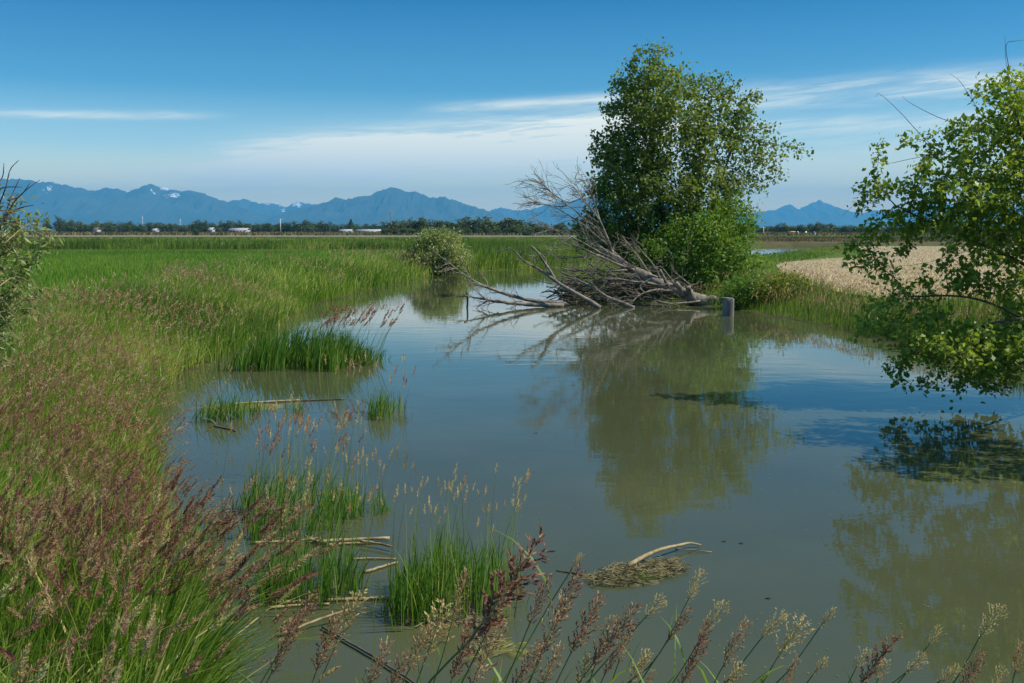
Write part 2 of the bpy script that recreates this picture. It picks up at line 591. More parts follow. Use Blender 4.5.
DRY = [(850, 246.5), (862, 250), (866, 254.5), (842, 258), (812, 260), (786, 262.5), (776, 265.5), (781, 273), (800, 284), (840, 293), (884, 300), (960, 306), (1060, 318), (1300, 330), (1800, 330)]
DRYP = [G(px, py, FIELD_Z)[:2] for px, py in DRY] + [(140, 120), (130, 142)]
m, k, out = mat_new('stubble')
n = k.noise(pos(k), 1.6, 7.0, 0.75)
n2 = k.noise(pos(k), 0.12, 4.0, 0.6)
c = k.mix(k.sstep(n, 0.3, 0.7), (0.27, 0.20, 0.10), (0.54, 0.43, 0.26))
c = k.mix(k.m('MULTIPLY', k.sstep(n2, 0.5, 0.68), 0.5), c, (0.17, 0.18, 0.055))
b = k.new('ShaderNodeBsdfPrincipled')
k.put(b.inputs['Base Color'], c)
b.inputs['Roughness'].default_value = 0.95
bp = k.new('ShaderNodeBump')
bp.inputs['Strength'].default_value = 1.0
bp.inputs['Distance'].default_value = 0.12
k.l.new(n, bp.inputs['Height'])
k.l.new(bp.outputs[0], b.inputs['Normal'])
k.l.new(b.outputs[0], out.inputs[0])
sheet('dry_field', DRYP, FIELD_Z + 0.03, m)
road_m = plain_mat('gravel_track', (0.50, 0.44, 0.32), (0.70, 0.63, 0.47), 0.3, 0.95)
sheet('dirt_track', [(-260, 352), (-110, 352), (0, 349), (60, 349), (60, 372), (0, 372), (-110, 377), (-260, 377)], FIELD_Z + 0.12, road_m)
sheet('dirt_track', [(150, 300), (260, 300), (260, 325), (150, 320)], FIELD_Z + 0.12, plain_mat('far_grass_strip', (0.06, 0.11, 0.02), (0.09, 0.14, 0.03), 0.05, 0.95)).name = 'far_meadow'


# ------------------------------------------------------------------ mountains
m, k, out = mat_new('forested_mountain')
p = pos(k)
sp = k.new('ShaderNodeSeparateXYZ')
k.l.new(p, sp.inputs[0])
n = k.noise(p, 0.0016, 7.0, 0.68)
tint = attr(k, 'tint')
snow = k.sstep(k.m('ADD', tint, k.m('MULTIPLY', k.m('SUBTRACT', k.noise(p, 0.0045, 6.0, 0.7), 0.5), 1.3)), 0.91, 1.0)
c = k.mix(k.sstep(n, 0.35, 0.65), (0.020, 0.034, 0.022), (0.055, 0.065, 0.045))
c = k.mix(snow, c, (0.85, 0.87, 0.9))
b = k.new('ShaderNodeBsdfPrincipled')
k.put(b.inputs['Base Color'], c)
b.inputs['Roughness'].default_value = 0.95
k.l.new(b.outputs[0], out.inputs[0])
M['mountain'] = m


def mountain(name, prof, dist, depth, snow=(), seed=0.0):
    """a range whose skyline follows prof [(px, py), ...] seen at this distance, with spurs and valleys"""
    px = np.arange(prof[0][0], prof[-1][0] + 0.1, 0.9)
    hy = np.interp(px, [a for a, _ in prof], [b for _, b in prof])
    top = np.array([P(a, h, dist) for a, h in zip(px, hy)])
    rug = (fbm(px * 0.13 + seed, px * 0 + seed, 6, 0.62) - 0.5)
    h0 = np.maximum(top[:, 2] + rug * 0.0062 * dist, 5)
    vs = np.linspace(-1, 1, 41)
    xs, vv = np.meshgrid(top[:, 0], vs)
    hh = np.broadcast_to(h0, xs.shape)
    ridge = 1 - np.abs(2 * fbm(xs / dist * 42 + vv * 0.8 + seed, vv * 2.2 + seed, 6, 0.6) - 1)
    base = np.clip(1 - np.abs(vv) ** 1.15, 0, 1)
    z = hh * base * (1 - (1 - ridge) * 1.5 * np.minimum(1, np.abs(vv) * 3) * (1 - np.abs(vv)))
    z = np.minimum(z, hh)
    fade = np.minimum(1, np.minimum(np.arange(len(px)), np.arange(len(px))[::-1]) / 8.0)
    z = z * fade[None, :]
    v = np.stack([xs, dist + vv * depth, z - 2], -1).reshape(-1, 3)
    nA = len(px)
    i = np.arange(40)[:, None] * nA
    k = np.arange(nA - 1)[None, :]
    f = np.stack([i + k, i + k + 1, i + nA + k + 1, i + nA + k], -1).reshape(-1, 4)
    win = np.zeros(len(px))
    for c_, w_ in snow:
        win = np.maximum(win, np.exp(-((px - c_) / w_) ** 4))
    sn = np.clip(z / hh, 0, 1) * win[None, :]
    tag(mesh_obj(name, v, f, M['mountain'], smooth=True, tint=sn.ravel()), kind='structure')


mountain('mountains', [(-330, 215), (-250, 190), (-170, 178), (-80, 172), (-20, 176), (20, 179), (40, 182), (60, 184), (80, 187), (95, 191), (108, 187), (118, 188), (128, 192), (138, 188), (150, 184), (160, 186), (178, 190), (200, 192), (215, 197), (232, 203), (250, 210), (275, 219), (300, 226), (320, 230)], 15500, 2300, ((170, 26), (57, 5)), 1.3)
mountain('mountains', [(170, 220), (200, 204), (225, 202), (245, 200), (256, 203), (264, 205), (272, 201), (284, 206), (298, 202), (312, 204), (330, 206), (360, 208), (420, 214), (460, 222)], 19500, 2200, ((288, 34),), 4.7)
mountain('mountains', [(240, 230), (268, 220), (290, 211), (308, 206), (325, 203), (335, 197), (352, 199), (372, 194), (385, 188), (400, 189), (412, 191), (425, 195), (445, 198), (462, 203), (480, 208), (500, 214), (520, 221), (545, 227), (560, 230)], 15000, 2200, (), 8.1)
mountain('mountains', [(440, 224), (480, 212), (505, 209), (520, 211), (540, 206), (570, 200), (600, 196), (640, 199), (680, 206), (720, 212), (750, 214), (770, 218), (790, 224)], 20500, 2200, (), 12.9)
mountain('mountains', [(700, 226), (740, 213), (765, 212), (780, 208), (790, 205), (797, 208), (804, 206), (811, 203), (819, 200), (828, 205), (840, 208), (856, 214), (870, 211), (900, 209), (940, 204), (980, 207), (1020, 206), (1080, 199), (1160, 205), (1260, 214), (1330, 226)], 23000, 2300, (), 17.3)


# ------------------------------------------------------------------ grass
def blades(acc, base, h, w, lean, tint, S=4, az=None, droop=0.35):
    """tapering leaf blades: base (N,3), height, width, sideways lean (N,2) as a share of the height"""
    N = len(base)
    if N == 0:
        return
    t = np.linspace(0, 1, S)
    h, w = np.broadcast_to(h, (N,)), np.broadcast_to(w, (N,))
    L = np.linalg.norm(lean, axis=1)
    p = np.repeat(base[:, None, :], S, 1)
    p[:, :, :2] += lean[:, None, :] * (h[:, None] * t[None, :] ** 1.7)[..., None]
    p[:, :, 2] += h[:, None] * (t[None, :] - np.minimum(droop * L, 0.75)[:, None] * t[None, :] ** 3)
    az = RNG.uniform(0, np.pi, N) if az is None else az
    side = np.stack([np.cos(az), np.sin(az), np.zeros(N)], -1)
    wt = np.maximum((1 - t ** 1.8) * np.minimum(1, 0.55 + t * 2), 0.06)
    off = side[:, None, :] * (w[:, None] * wt[None, :] * 0.5)[..., None]
    v = np.stack([p - off, p + off], 2)                       # N,S,2,3
    b = (np.arange(N) * S * 2)[:, None] + (np.arange(S - 1) * 2)[None, :]
    f = np.stack([b, b + 1, b + 3, b + 2], -1)
    acc.add(v, f, np.repeat(np.broadcast_to(tint, (N,)), S * 2))


def heads(acc, base, direc, length, K, tint, spread=0.16, w=0.006, sl=0.3):
    """feathery seed heads: K spikelets on each of N axes"""
    N = len(base)
    if N == 0:
        return
    t = (np.arange(K)[None, :] + RNG.random((N, K))) / K
    D = unit(direc)[:, None, :]
    r = RNG.normal(size=(N, K, 3))
    r = unit(r - (r * D).sum(-1, keepdims=True) * D)
    length = np.broadcast_to(length, (N,))
    prof = np.sin(np.pi * np.clip(t * 0.80 + 0.17, 0, 1)) ** 0.8
    p0 = base[:, None, :] + D * (length[:, None] * t)[..., None]
    l = length[:, None] * sl * (0.45 + 0.55 * prof)
    d2 = unit(D * 0.9 + r * (spread * 4.0 * prof * RNG.uniform(0.5, 1.3, (N, K)))[..., None])
    tip = p0 + d2 * l[..., None]
    sd = unit(np.cross(d2, r + 0.3 * RNG.normal(size=r.shape)))
    mid = p0 + d2 * (l * 0.5)[..., None]
    ww = np.broadcast_to(w, (N,))[:, None, None]
    v = np.stack([p0, mid - sd * ww, tip, mid + sd * ww], 2)
    f = np.arange(N * K * 4).reshape(-1, 4)
    tt = np.clip(np.broadcast_to(tint, (N,))[:, None] + RNG.normal(0, 0.14, (N, K)), 0, 1)
    acc.add(v, f, np.repeat(tt.ravel(), 4))


def scatter(n, ymin, ymax, xmin_f, xmax_f, power=1.0):
    """points over a strip seen from the camera, xmin_f / xmax_f as tangents"""
    y = ymin + (ymax - ymin) * RNG.random(n) ** power
    x = y * RNG.uniform(xmin_f, xmax_f, n)
    return x, y


def purple(x, y):
    """where the canary grass is in purple flower"""
    n = fbm(x * 0.34 + 3, y * 0.22 + 1, 3)
    g = lambda cx, cy, sx, sy: np.exp(-((x - cx) / sx) ** 2 - ((y - cy) / sy) ** 2)
    v = smoothstep(n, 0.40, 0.62) * 0.55
    v = v + 0.55 * g(-4.2, 10.5, 2.2, 2.6) + 0.75 * g(-1.9, 3.7, 1.2, 1.0) + 0.45 * g(-6.5, 22, 3, 6) + 0.45 * g(-6.5, 16, 3.0, 4)
    v = v + 0.35 * g(-3.3, 8, 0.8, 2.5) - 0.75 * g(-4.4, 6.8, 1.6, 1.2) - 0.7 * g(-7.5, 12, 2.5, 4)
    v = v + 0.7 * g(-2.4, 3.6, 1.6, 0.9)
    return np.clip(v, 0.03, 1.0)


WIND = np.array([0.36, -0.05])
near_g, near_s = Acc(), Acc()


def canary(n, y0, y1, x0, x1, hh, ww, S, frac_head, K, hl, hw, shore=-0.15, clear=1.55, sl=0.3):
    """left bank of reed canary grass: blades, and stems that carry seed heads"""
    x, y = scatter(n, y0, y1, x0, x1)
    s = land(x, y)
    ok = (s > shore) & (np.hypot(x, y) > clear) & ((y > 9) | (x + 0.34 < -0.258 * y)) & ((y < 15) | (s < 3.2 + 1.5 * fbm(x * .3, y * .3, 2)))
    x, y, s = x[ok], y[ok], s[ok]
    ok = RNG.random(len(x)) < np.clip(0.45 + s * 0.9, 0, 1)
    x, y, s = x[ok], y[ok], s[ok]
    z = ground_z(x, y, s)
    N = len(x)
    hn = fbm(x * 0.5, y * 0.4, 3)
    h = hh * (0.62 + 0.75 * hn) * RNG.uniform(0.65, 1.15, N) * (0.75 + 0.25 * smoothstep(s, 0, 2))
    ang = RNG.uniform(0, 2 * np.pi, N)
    lean = WIND * 0.55 + 0.60 * np.stack([np.cos(ang), np.sin(ang)], -1) * RNG.random((N, 1))
    tint = np.clip(0.42 + 0.75 * (fbm(x * 0.7 + 9, y * 0.7, 3) - 0.5) * 2 + 0.5 * (fbm(x * 0.22 + 4, y * 0.12 + 2, 3) - 0.5) + RNG.normal(0, 0.2, N), 0, 0.92)
    tint = np.clip(tint - 0.6 * np.exp(-((x + 8.3) / 1.6) ** 2 - ((y - 26) / 4) ** 2) - 0.5 * np.exp(-((x + 6.5) / 1.0) ** 2 - ((y - 38) / 6) ** 2), 0, 1)
    dry = RNG.random(N) < 0.10
    tint = np.where(dry, 0.98, tint)
    short = np.where(RNG.random(N) < 0.45, RNG.uniform(0.45, 0.8, N), 1.0)
    blades(near_g, np.stack([x, y, z], -1), h * short, ww * RNG.uniform(0.5, 1.3, N), lean, tint, S, droop=0.5)
    # flowering stems
    pick = RNG.random(N) < frac_head * purple(x, y)
    xs, ys, zs, m2 = x[pick], y[pick], z[pick], pick.sum()
    h2 = hh * (0.80 + 0.55 * hn[pick]) * RNG.uniform(0.85, 1.12, m2) * (0.8 + 0.2 * smoothstep(s[pick], 0, 2))
    lean2 = WIND * RNG.uniform(0.15, 1.2, (m2, 1)) + RNG.normal(0, 0.17, (m2, 2))
    b2 = np.stack([xs, ys, zs], -1)
    blades(near_g, b2, h2, ww * 0.42, lean2, np.full(m2, 0.72), 4, droop=0.2)
    L2 = np.linalg.norm(lean2, axis=1)
    tip = b2.copy()
    tip[:, :2] += lean2 * h2[:, None] * 0.86
    tip[:, 2] += h2 * (0.92 - np.minimum(0.2 * L2, 0.75) * 0.78)
    d = np.stack([lean2[:, 0] * 1.9, lean2[:, 1] * 1.9, 0.75 + 0 * L2], -1) + RNG.normal(0, 0.08, (m2, 3))
    tp = np.clip(0.42 + 0.6 * (1 - purple(xs, ys)) * RNG.random(m2) + RNG.normal(0, 0.2, m2), 0, 1)
    heads(near_s, tip, d, hl * RNG.uniform(0.7, 1.4, m2), K, tp, w=hw, sl=sl, spread=0.26)


canary(30000, 1.6, 5.0, -0.95, -0.2, 0.92, 0.017, 6, 0.17, 90, 0.085, 0.0019, 0.0, 1.9, 0.17)
canary(66000, 5.0, 10.0, -0.78, -0.2, 0.98, 0.018, 5, 0.13, 56, 0.085, 0.0026, sl=0.20)
canary(96000, 10.0, 20.0, -0.72, -0.1, 1.08, 0.022, 4, 0.16, 22, 0.11, 0.0046, sl=0.26)
canary(84000, 20.0, 40.0, -0.62, -0.08, 1.1, 0.032, 4, 0.20, 10, 0.15, 0.010)
canary(46000, 40.0, 78.0, -0.40, 0.10, 1.15, 0.055, 3, 0.20, 6, 0.21, 0.020)

tag(near_g.build('canary_grass', M['grass']), kind='stuff')
tag(near_s.build('grass_seed_heads', M['seed']), kind='stuff')

# the flat green crop and the rough meadow behind it
fg = Acc()


def meadow(n, y0, y1, x0, x1, h, w, tint0, mask=None, S=3, lean=0.3, power=1.0, acc=fg, spread=0.15):
    x, y = scatter(n, y0, y1, x0, x1, power)
    s = land(x, y)
    ok = s > 0.15
    if mask is not None:
        ok &= mask(x, y, s)
    x, y, s = x[ok], y[ok], s[ok]
    N = len(x)
    z = ground_z(x, y, s)
    hh = h * RNG.uniform(0.6, 1.2, N) * (0.6 + 0.8 * fbm(x * 0.15, y * 0.06, 3))
    ang = RNG.uniform(0, 2 * np.pi, N)
    ln = lean * np.stack([np.cos(ang) + 0.6, np.sin(ang)], -1) * RNG.random((N, 1))
    t = np.clip(tint0 + (fbm(x * 0.12 + 5, y * 0.05, 3) - 0.5) * 1.5 + RNG.normal(0, spread, N), 0, 1)
    blades(acc, np.stack([x, y, z], -1), hh, w, ln, t, S)


def in_dry(x, y, grow=0.0):
    ins = np.zeros(x.shape, bool)
    for i in range(len(DRYP)):
        ax, ay = DRYP[i]
        bx, by = DRYP[(i + 1) % len(DRYP)]
        ins ^= ((ay > y) != (by > y)) & (x < (bx - ax) * (y - ay) / (by - ay if by != ay else 1e-9) + ax)
    return ins


left_only = lambda x, y, s: (s > 2.5) & (x < 0)
crop_g = Acc()
meadow(80000, 13, 110, -0.62, -0.1, 0.26, 0.045, 0.55, left_only, power=1.6, acc=crop_g)
tag(crop_g.build('crop_grass', M['crop']), kind='stuff')
meadow(30000, 118, 175, -0.60, 0.14, 0.95, 0.14, 0.40, lambda x, y, s: x < 14, lean=0.5)
meadow(20000, 160, 300, -0.60, 0.14, 0.40, 0.30, 0.55, lean=0.8)
# short growth on the near bank, below the view
meadow(9000, 0.5, 5.2, -0.5, 1.2, 0.35, 0.012, 0.5, lambda x, y, s: (y < 4.9) & (np.hypot(x, y) > 0.7))
meadow(26000, 66, 150, -0.10, 0.12, 1.15, 0.09, 0.42, lambda x, y, s: (x < 12) & (s < 40))
# right bank: a belt of green grass between water and stubble
meadow(22000, 24, 46, 0.16, 0.56, 0.50, 0.028, 0.66, lambda x, y, s: (s < 7) & ~in_dry(x, y), S=4, lean=0.55, spread=0.28)
meadow(16000, 44, 62, 0.10, 0.45, 0.34, 0.035, 0.66, lambda x, y, s: (s < 9) & ~in_dry(x, y), S=3, lean=0.4)
meadow(26000, 8, 30, 0.30, 0.9, 0.75, 0.022, 0.55, lambda x, y, s: (s < 9) & ~in_dry(x, y), S=4, lean=0.4)
meadow(14000, 60, 150, 0.15, 0.40, 0.28, 0.07, 0.6, lambda x, y, s: (s < 9) & ~in_dry(x, y))
tag(fg.build('meadow_grass', M['field']), kind='stuff')

# ripe heads over the right bank
bs = Acc()
x, y = scatter(5200, 22, 48, 0.16, 0.5)
s_ = land(x, y)
ok = (s_ > 0.3) & (s_ < 5) & ~in_dry(x, y) & (fbm(x * .4, y * .4, 3) > .46)
x, y, s_ = x[ok], y[ok], s_[ok]
heads(bs, np.stack([x, y, ground_z(x, y, s_) + RNG.uniform(.35, .62, len(x))], -1), np.stack([RNG.normal(.3, .3, len(x)), RNG.normal(0, .3, len(x)), np.ones(len(x))], -1), RNG.uniform(.12, .25, len(x)), 10, np.clip(RNG.normal(.55, .22, len(x)), 0, 1), w=.009, spread=.2)
tag(bs.build('bank_seed_heads', M['seed']), kind='stuff')

# straw left standing on the stubble, and russet sedge on the flats beyond
st = Acc()
x, y = scatter(26000, 28, 140, 0.2, 0.62, 1.7)
ok = in_dry(x, y)
x, y = x[ok], y[ok]
ang = RNG.uniform(0, 6.28, len(x))
blades(st, np.stack([x, y, np.full(len(x), FIELD_Z)], -1), RNG.uniform(0.08, 0.28, len(x)), RNG.uniform(0.03, 0.08, len(x)), 0.9 * np.stack([np.cos(ang), np.sin(ang)], -1), RNG.uniform(0.75, 1.0, len(x)), 3)
M['stubble_straw'] = leaf_mat('stubble_straw', [(0.0, (0.2, 0.15, 0.06)), (0.75, (0.30, 0.22, 0.11)), (1.0, (0.52, 0.41, 0.23))], 0.1, 0.8)
tag(st.build('stubble_straw', M['stubble_straw']), kind='stuff')
sg = Acc()
meadow(9000, 195, 330, 0.19, 0.55, 0.4, 0.30, 0.4, lambda x, y, s: ~in_dry(x, y), acc=sg)
meadow(9000, 390, 800, -0.55, 0.55, 1.3, 0.9, 0.5, acc=sg)
M['sedge'] = leaf_mat('russet_sedge', [(0.0, (0.06, 0.075, 0.025)), (0.5, (0.13, 0.10, 0.045)), (1.0, (0.24, 0.17, 0.08))], 0.2, 0.8)
tag(sg.build('russet_sedge', M['sedge']), kind='stuff')


# ------------------------------------------------------------------ trees
def colonize(seeds, att, step, infl, kill, iters=140, up=0.0, jit=0.12):
    """space colonisation: seeds [(point, parent)], attraction points -> nodes, parents"""
    nodes = [np.array(p, dtype=float) for p, _ in seeds]
    par = [q for _, q in seeds]
    att = np.asarray(att)
    near = np.full(len(att), -1)
    dist = np.full(len(att), 1e9)
    alive = np.ones(len(att), bool)

    def upd(a, b):
        if b <= a:
            return
        nn = np.array(nodes[a:b])
        for c0 in range(0, len(nn), 400):
            blk = nn[c0:c0 + 400]
            d = np.linalg.norm(att[:, None, :] - blk[None], axis=2)
            j = d.argmin(1)
            dj = d[np.arange(len(att)), j]
            bt = dj < dist
            dist[bt] = dj[bt]
            near[bt] = a + c0 + j[bt]

    upd(0, len(nodes))
    grown = {}
    for it in range(iters):
        act = alive & (dist < infl)
        if not act.any():
            break
        a = len(nodes)
        idx = np.where(act)[0]
        for nd in np.unique(near[idx]):
            mine = idx[near[idx] == nd]
            v = unit(att[mine] - nodes[nd]).sum(0)
            v = v / (np.linalg.norm(v) + 1e-9) + np.array([0, 0, up]) + RNG.normal(0, jit, 3)
            v = v / (np.linalg.norm(v) + 1e-9)
            if grown.get(nd, 0) > 3:
                alive[mine[0]] = False
                continue
            grown[nd] = grown.get(nd, 0) + 1
            nodes.append(nodes[nd] + v * step)
            par.append(nd)
        upd(a, len(nodes))
        alive &= dist > kill
        if len(nodes) > 9000:
            break
    return np.array(nodes), np.array(par)


def branch_radii(nodes, par, tip, e=2.3):
    acc = np.zeros(len(nodes))
    for i in range(len(nodes) - 1, -1, -1):
        if acc[i] == 0:
            acc[i] = tip ** e
        if par[i] >= 0:
            acc[par[i]] += acc[i]
    return acc ** (1 / e)


def branch_mesh(acc, nodes, par, rad, sides=6, rmin=0.0, rmax=9.0):
    kids = [[] for _ in nodes]
    for i, q in enumerate(par):
        if q >= 0:
            kids[q].append(i)
    todo = [(i, -1) for i, q in enumerate(par) if q < 0]
    while todo:
        i, q = todo.pop()
        chain, rr = ([nodes[q]], [min(rad[q], rad[i] * 1.15)]) if q >= 0 else ([], [])
        while True:
            chain.append(nodes[i])
            rr.append(rad[i])
            ks = sorted(kids[i], key=lambda c: -rad[c])
            if not ks:
                break
            todo += [(c, i) for c in ks[1:]]
            i = ks[0]
        if len(chain) > 1 and rmin <= max(rr) < rmax:
            big = max(rr)
            tube(acc, chain, rr, sides if big > 0.05 else (5 if big > 0.02 else 4), cap=big > 0.05)


def leaves(acc, centres, per, spread, size, tint, droop=0.25, aspect=0.62, out_from=None):
    """folded leaves scattered round twig tips"""
    n = len(centres)
    N = n * per
    c = np.repeat(centres, per, 0) + RNG.normal(0, spread, (N, 3))
    d = unit(RNG.normal(size=(N, 3)) + np.array([0, 0, -droop]))
    if out_from is not None:
        d = unit(d + 0.6 * unit(c - out_from))
    up = unit(RNG.normal(0, 0.95, (N, 3)) + np.array([0.25, -0.25, 0.8]))
    s = unit(np.cross(d, up))
    nrm = np.cross(s, d)
    L = size * RNG.uniform(0.4, 1.3, N)[:, None]
    w = L * aspect * 0.5
    tip = c + d * L
    mid = c + d * L * 0.48
    a = mid + s * w + nrm * w * 0.35
    b = mid - s * w + nrm * w * 0.35
    v = np.stack([c, a, tip, b], 1)
    f = np.arange(N * 4).reshape(-1, 4)
    t = np.clip(np.repeat(np.broadcast_to(tint, (n,)), per) + RNG.normal(0, 0.2, N), 0, 1)
    acc.add(v, f, np.repeat(t, 4))


def in_ellipsoids(ells, n):
    """n points spread through ellipsoids [(centre, radii, weight)]"""
    w = np.array([e[2] * e[1][0] * e[1][1] * e[1][2] for e in ells])
    cnt = RNG.multinomial(n, w / w.sum())
    out = []
    for (c, r, _), k in zip(ells, cnt):
        d = unit(RNG.normal(size=(k, 3))) * (RNG.random((k, 1)) ** 0.45)
        out.append(np.array(c) + d * np.array(r))
    return np.concatenate(out)


def px_ells(lst, Y):
    """crown lobes measured against the photo -> real ellipsoids at distance Y (plus an offset in depth)"""
    out = []
    for (px, py, rx, ry, dy, wt) in lst:
        y = Y + dy
        a, b = rx * y / F_PX, ry * y / F_PX
        out.append((P(px, py, y), (a, (a + b) * 0.55, b), wt))
    return out


def stem_seeds(paths, step):
    seeds = []
    for pth in paths:
        pth = np.asarray(pth)
        n = max(3, int(np.linalg.norm(np.diff(pth, axis=0), axis=1).sum() / step))
        q = smooth_path(pth, n)
        for j, p in enumerate(q):
            seeds.append((p, -1 if j == 0 else len(seeds) - 1))
    return seeds


def tree(name, label, cat, base, paths, ells, natt, step, infl, kill, tip, leafcfg, bark, leafmat, group=None, up=0.05, crown='crown', trunk_flare=1.0, crown_also=None, e=2.3, maxr=0.4):
    root = empty(name, base)
    tag(root, label, cat, group)
    seeds = stem_seeds(paths, step)
    att = in_ellipsoids(ells, natt)
    nodes, par = colonize(seeds, att, step, infl, kill, up=up)
    rad = np.minimum(branch_radii(nodes, par, tip, e), maxr)
    wood = Acc()
    branch_mesh(wood, nodes, par, rad, 7)
    wood.build('trunk', bark, root, base, smooth=True)
    thin = rad < tip * 2.2
    c = nodes[thin]
    if crown_also is not None:
        c = np.concatenate([c, in_ellipsoids(ells, crown_also)])
    fol = Acc()
    per, spread, size, tint, asp = leafcfg
    tn = np.clip(tint + (fbm(c[:, 0] * 0.8, c[:, 2] * 0.8, 2) - 0.5) * 0.5, 0, 1)
    leaves(fol, c, per, spread, size, tn, aspect=asp)
    fol.build(crown, leafmat, root, base)
    return root, nodes, rad


# the tall alder on the point
Y0 = 45.0
lobes = [(650, 72, 32, 26, 0, 1.0), (622, 92, 18, 18, .4, .8), (682, 82, 18, 20, .5, .7), (636, 105, 36, 32, 0.5, 1.1), (612, 150, 24, 26, 0.3, 1.2), (632, 165, 42, 38, 0, 1.1), (622, 205, 42, 34, -.3, 1.2), (662, 120, 36, 46, -0.6, 1.0), (650, 190, 48, 44, -0.4, 1.0), (612, 235, 40, 26, 0, 1.3), (650, 245, 48, 32, 0.4, 1.3),
         (716, 96, 26, 24, 0.6, .7), (730, 120, 30, 24, 0.4, .75), (750, 100, 17, 13, .3, .5), (752, 150, 30, 20, 0.2, .7), (784, 155, 24, 7, 0, .7), (768, 138, 16, 10, 0.2, .45), (770, 176, 18, 9, 0, .45), (772, 118, 16, 7, 0.2, .35), (702, 145, 34, 40, 0, .65), (738, 184, 34, 17, 0.1, .6), (700, 200, 42, 36, -0.3, 1.0)]
B0 = np.array([*P(690, 292, Y0)[:2], FIELD_Z - 0.15])
stems = [[B0, P(672, 262, Y0 + .1), P(660, 205, Y0), P(652, 150, Y0 + .2), P(648, 90, Y0)],
         [B0 + [0.15, 0.1, 0], P(693, 240, Y0 + .2), P(699, 190, Y0 + .1), P(701, 140, Y0 + .3), P(712, 95, Y0 + .5)],
         [B0 + [0.3, -0.1, 0], P(705, 245, Y0 - .3), P(716, 200, Y0 - .1), P(728, 160, Y0 + .2), P(741, 125, Y0 + .4)],
         [B0 + [-0.3, 0.1, 0], P(660, 262, Y0 + .4), P(634, 225, Y0 + .6), P(616, 180, Y0 + .5)]]
tree('alder_tree', 'tall leafy alder with several stems standing on the point behind the fallen dead tree', 'tree', B0, stems, px_ells(lobes, Y0), 3000, 0.26, 3.0, 0.38, 0.010,
     (22, 0.17, 0.17, 0.62, 0.74), M['bark'], M['alder'], crown_also=220, maxr=0.2)
# the bare twig that sticks out of the crown
lob2 = [(705, 240, 48, 34, 0, 1.2), (733, 232, 26, 34, 0.2, 1.2), (690, 268, 42, 24, -.3, 1.2), (660, 258, 34, 26, 0, 1.0), (738, 258, 22, 22, 0, 1), (712, 278, 30, 16, -.4, 1.2), (755, 268, 16, 14, 0, .8), (668, 282, 20, 12, -.2, .8), (742, 215, 14, 14, 0.1, .8)]
B1 = np.array([*P(712, 294, 43.2)[:2], FIELD_Z - 0.2])
tree('leafy_shrub', 'bright green leafy shrub at the foot of the tall alder', 'shrub', B1,
     [[B1, P(716, 270, 43.2), P(722, 240, 43.4)], [B1 + [-.2, 0, 0], P(700, 268, 43), P(690, 245, 43.2)], [B1 + [-.4, 0.1, 0], P(685, 280, 43), P(664, 262, 43)]],
     px_ells(lob2, 43.2), 1100, 0.25, 2.4, 0.36, 0.009, (22, 0.17, 0.17, 0.55, 0.5), M['bark'], M['shrub'], crown='foliage', crown_also=350, maxr=0.09)

# the tree that leans in over the water from the right bank
Y1 = 17.5
lob3 = [(1010, 110, 44, 42, 0, 1.4), (975, 90, 16, 10, .2, .5), (965, 150, 46, 34, 0, .8), (905, 140, 30, 16, .3, .45), (900, 185, 44, 26, 0, .45), (862, 205, 18, 22, .2, .4), (960, 205, 60, 40, -.3, .9), (1020, 190, 60, 70, 0, 1.5), (905, 240, 60, 22, 0, .35), (862, 258, 26, 20, .3, .35), (866, 318, 22, 16, -.2, .5),
        (990, 262, 56, 36, -.4, .5), (905, 292, 38, 20, 0, .4), (895, 325, 44, 28, -.3, 1.0), (945, 345, 62, 30, -.5, 1.6), (905, 372, 26, 14, -.2, .8), (1000, 352, 60, 36, -.6, 1.7), (985, 386, 44, 11, -.5, 1.6), (920, 380, 30, 12, -.4, 1.2), (1060, 300, 50, 80, 0, .8), (1090, 150, 70, 80, 0.5, .8), (1130, 60, 60, 60, 1, .7), (1160, 230, 60, 90, .8, .7), (1180, 120, 80, 70, -3.0, .7), (1210, 60, 70, 50, -3.6, .7), (1240, 150, 60, 70, -4.0, .7), (1150, 190, 50, 40, -2.6, .6), (1270, 120, 70, 70, -5.2, .7), (1290, 200, 60, 50, -5.4, .7), (880, 235, 34, 12, 0, .4), (870, 170, 14, 14, 0, .3)]
B2 = np.array([11.6, 18.0, gz(11.6, 18.0) - 0.1])
stm3 = [[B2, P(1130, 300, 17.8), P(1085, 220, 17.6), P(1030, 150, 17.5), P(1012, 100, 17.5)],
        [B2 + [-.2, -.1, 0], P(1090, 330, 17.2), P(1010, 320, 17), P(940, 345, 17)],
        [B2 + [-.1, .1, 0], P(1090, 310, 17.9), P(1020, 262, 17.7), P(950, 232, 17.6), P(895, 205, 17.6)],
        [B2 + [.1, .1, 0], P(1140, 250, 18), P(1130, 120, 18.4), P(1120, 50, 18.6)],
        [B2 + [.1, -.2, 0], P(1200, 250, 16.4), P(1220, 170, 14.8), P(1250, 120, 13.2), P(1270, 100, 12.4)],
        [B2 + [-.3, -.1, 0], P(1060, 340, 17.2), P(980, 300, 17.1), P(905, 296, 17.2)]]
rt, nd3, rd3 = tree('overhanging_tree', 'leafy alder leaning out over the water from the right bank', 'tree', B2, stm3, px_ells(lob3, Y1), 5600, 0.15, 2.2, 0.21, 0.0042,
     (16, 0.075, 0.108, 0.68, 0.66), M['bark'], M['alder2'], maxr=0.12)
bare = Acc()
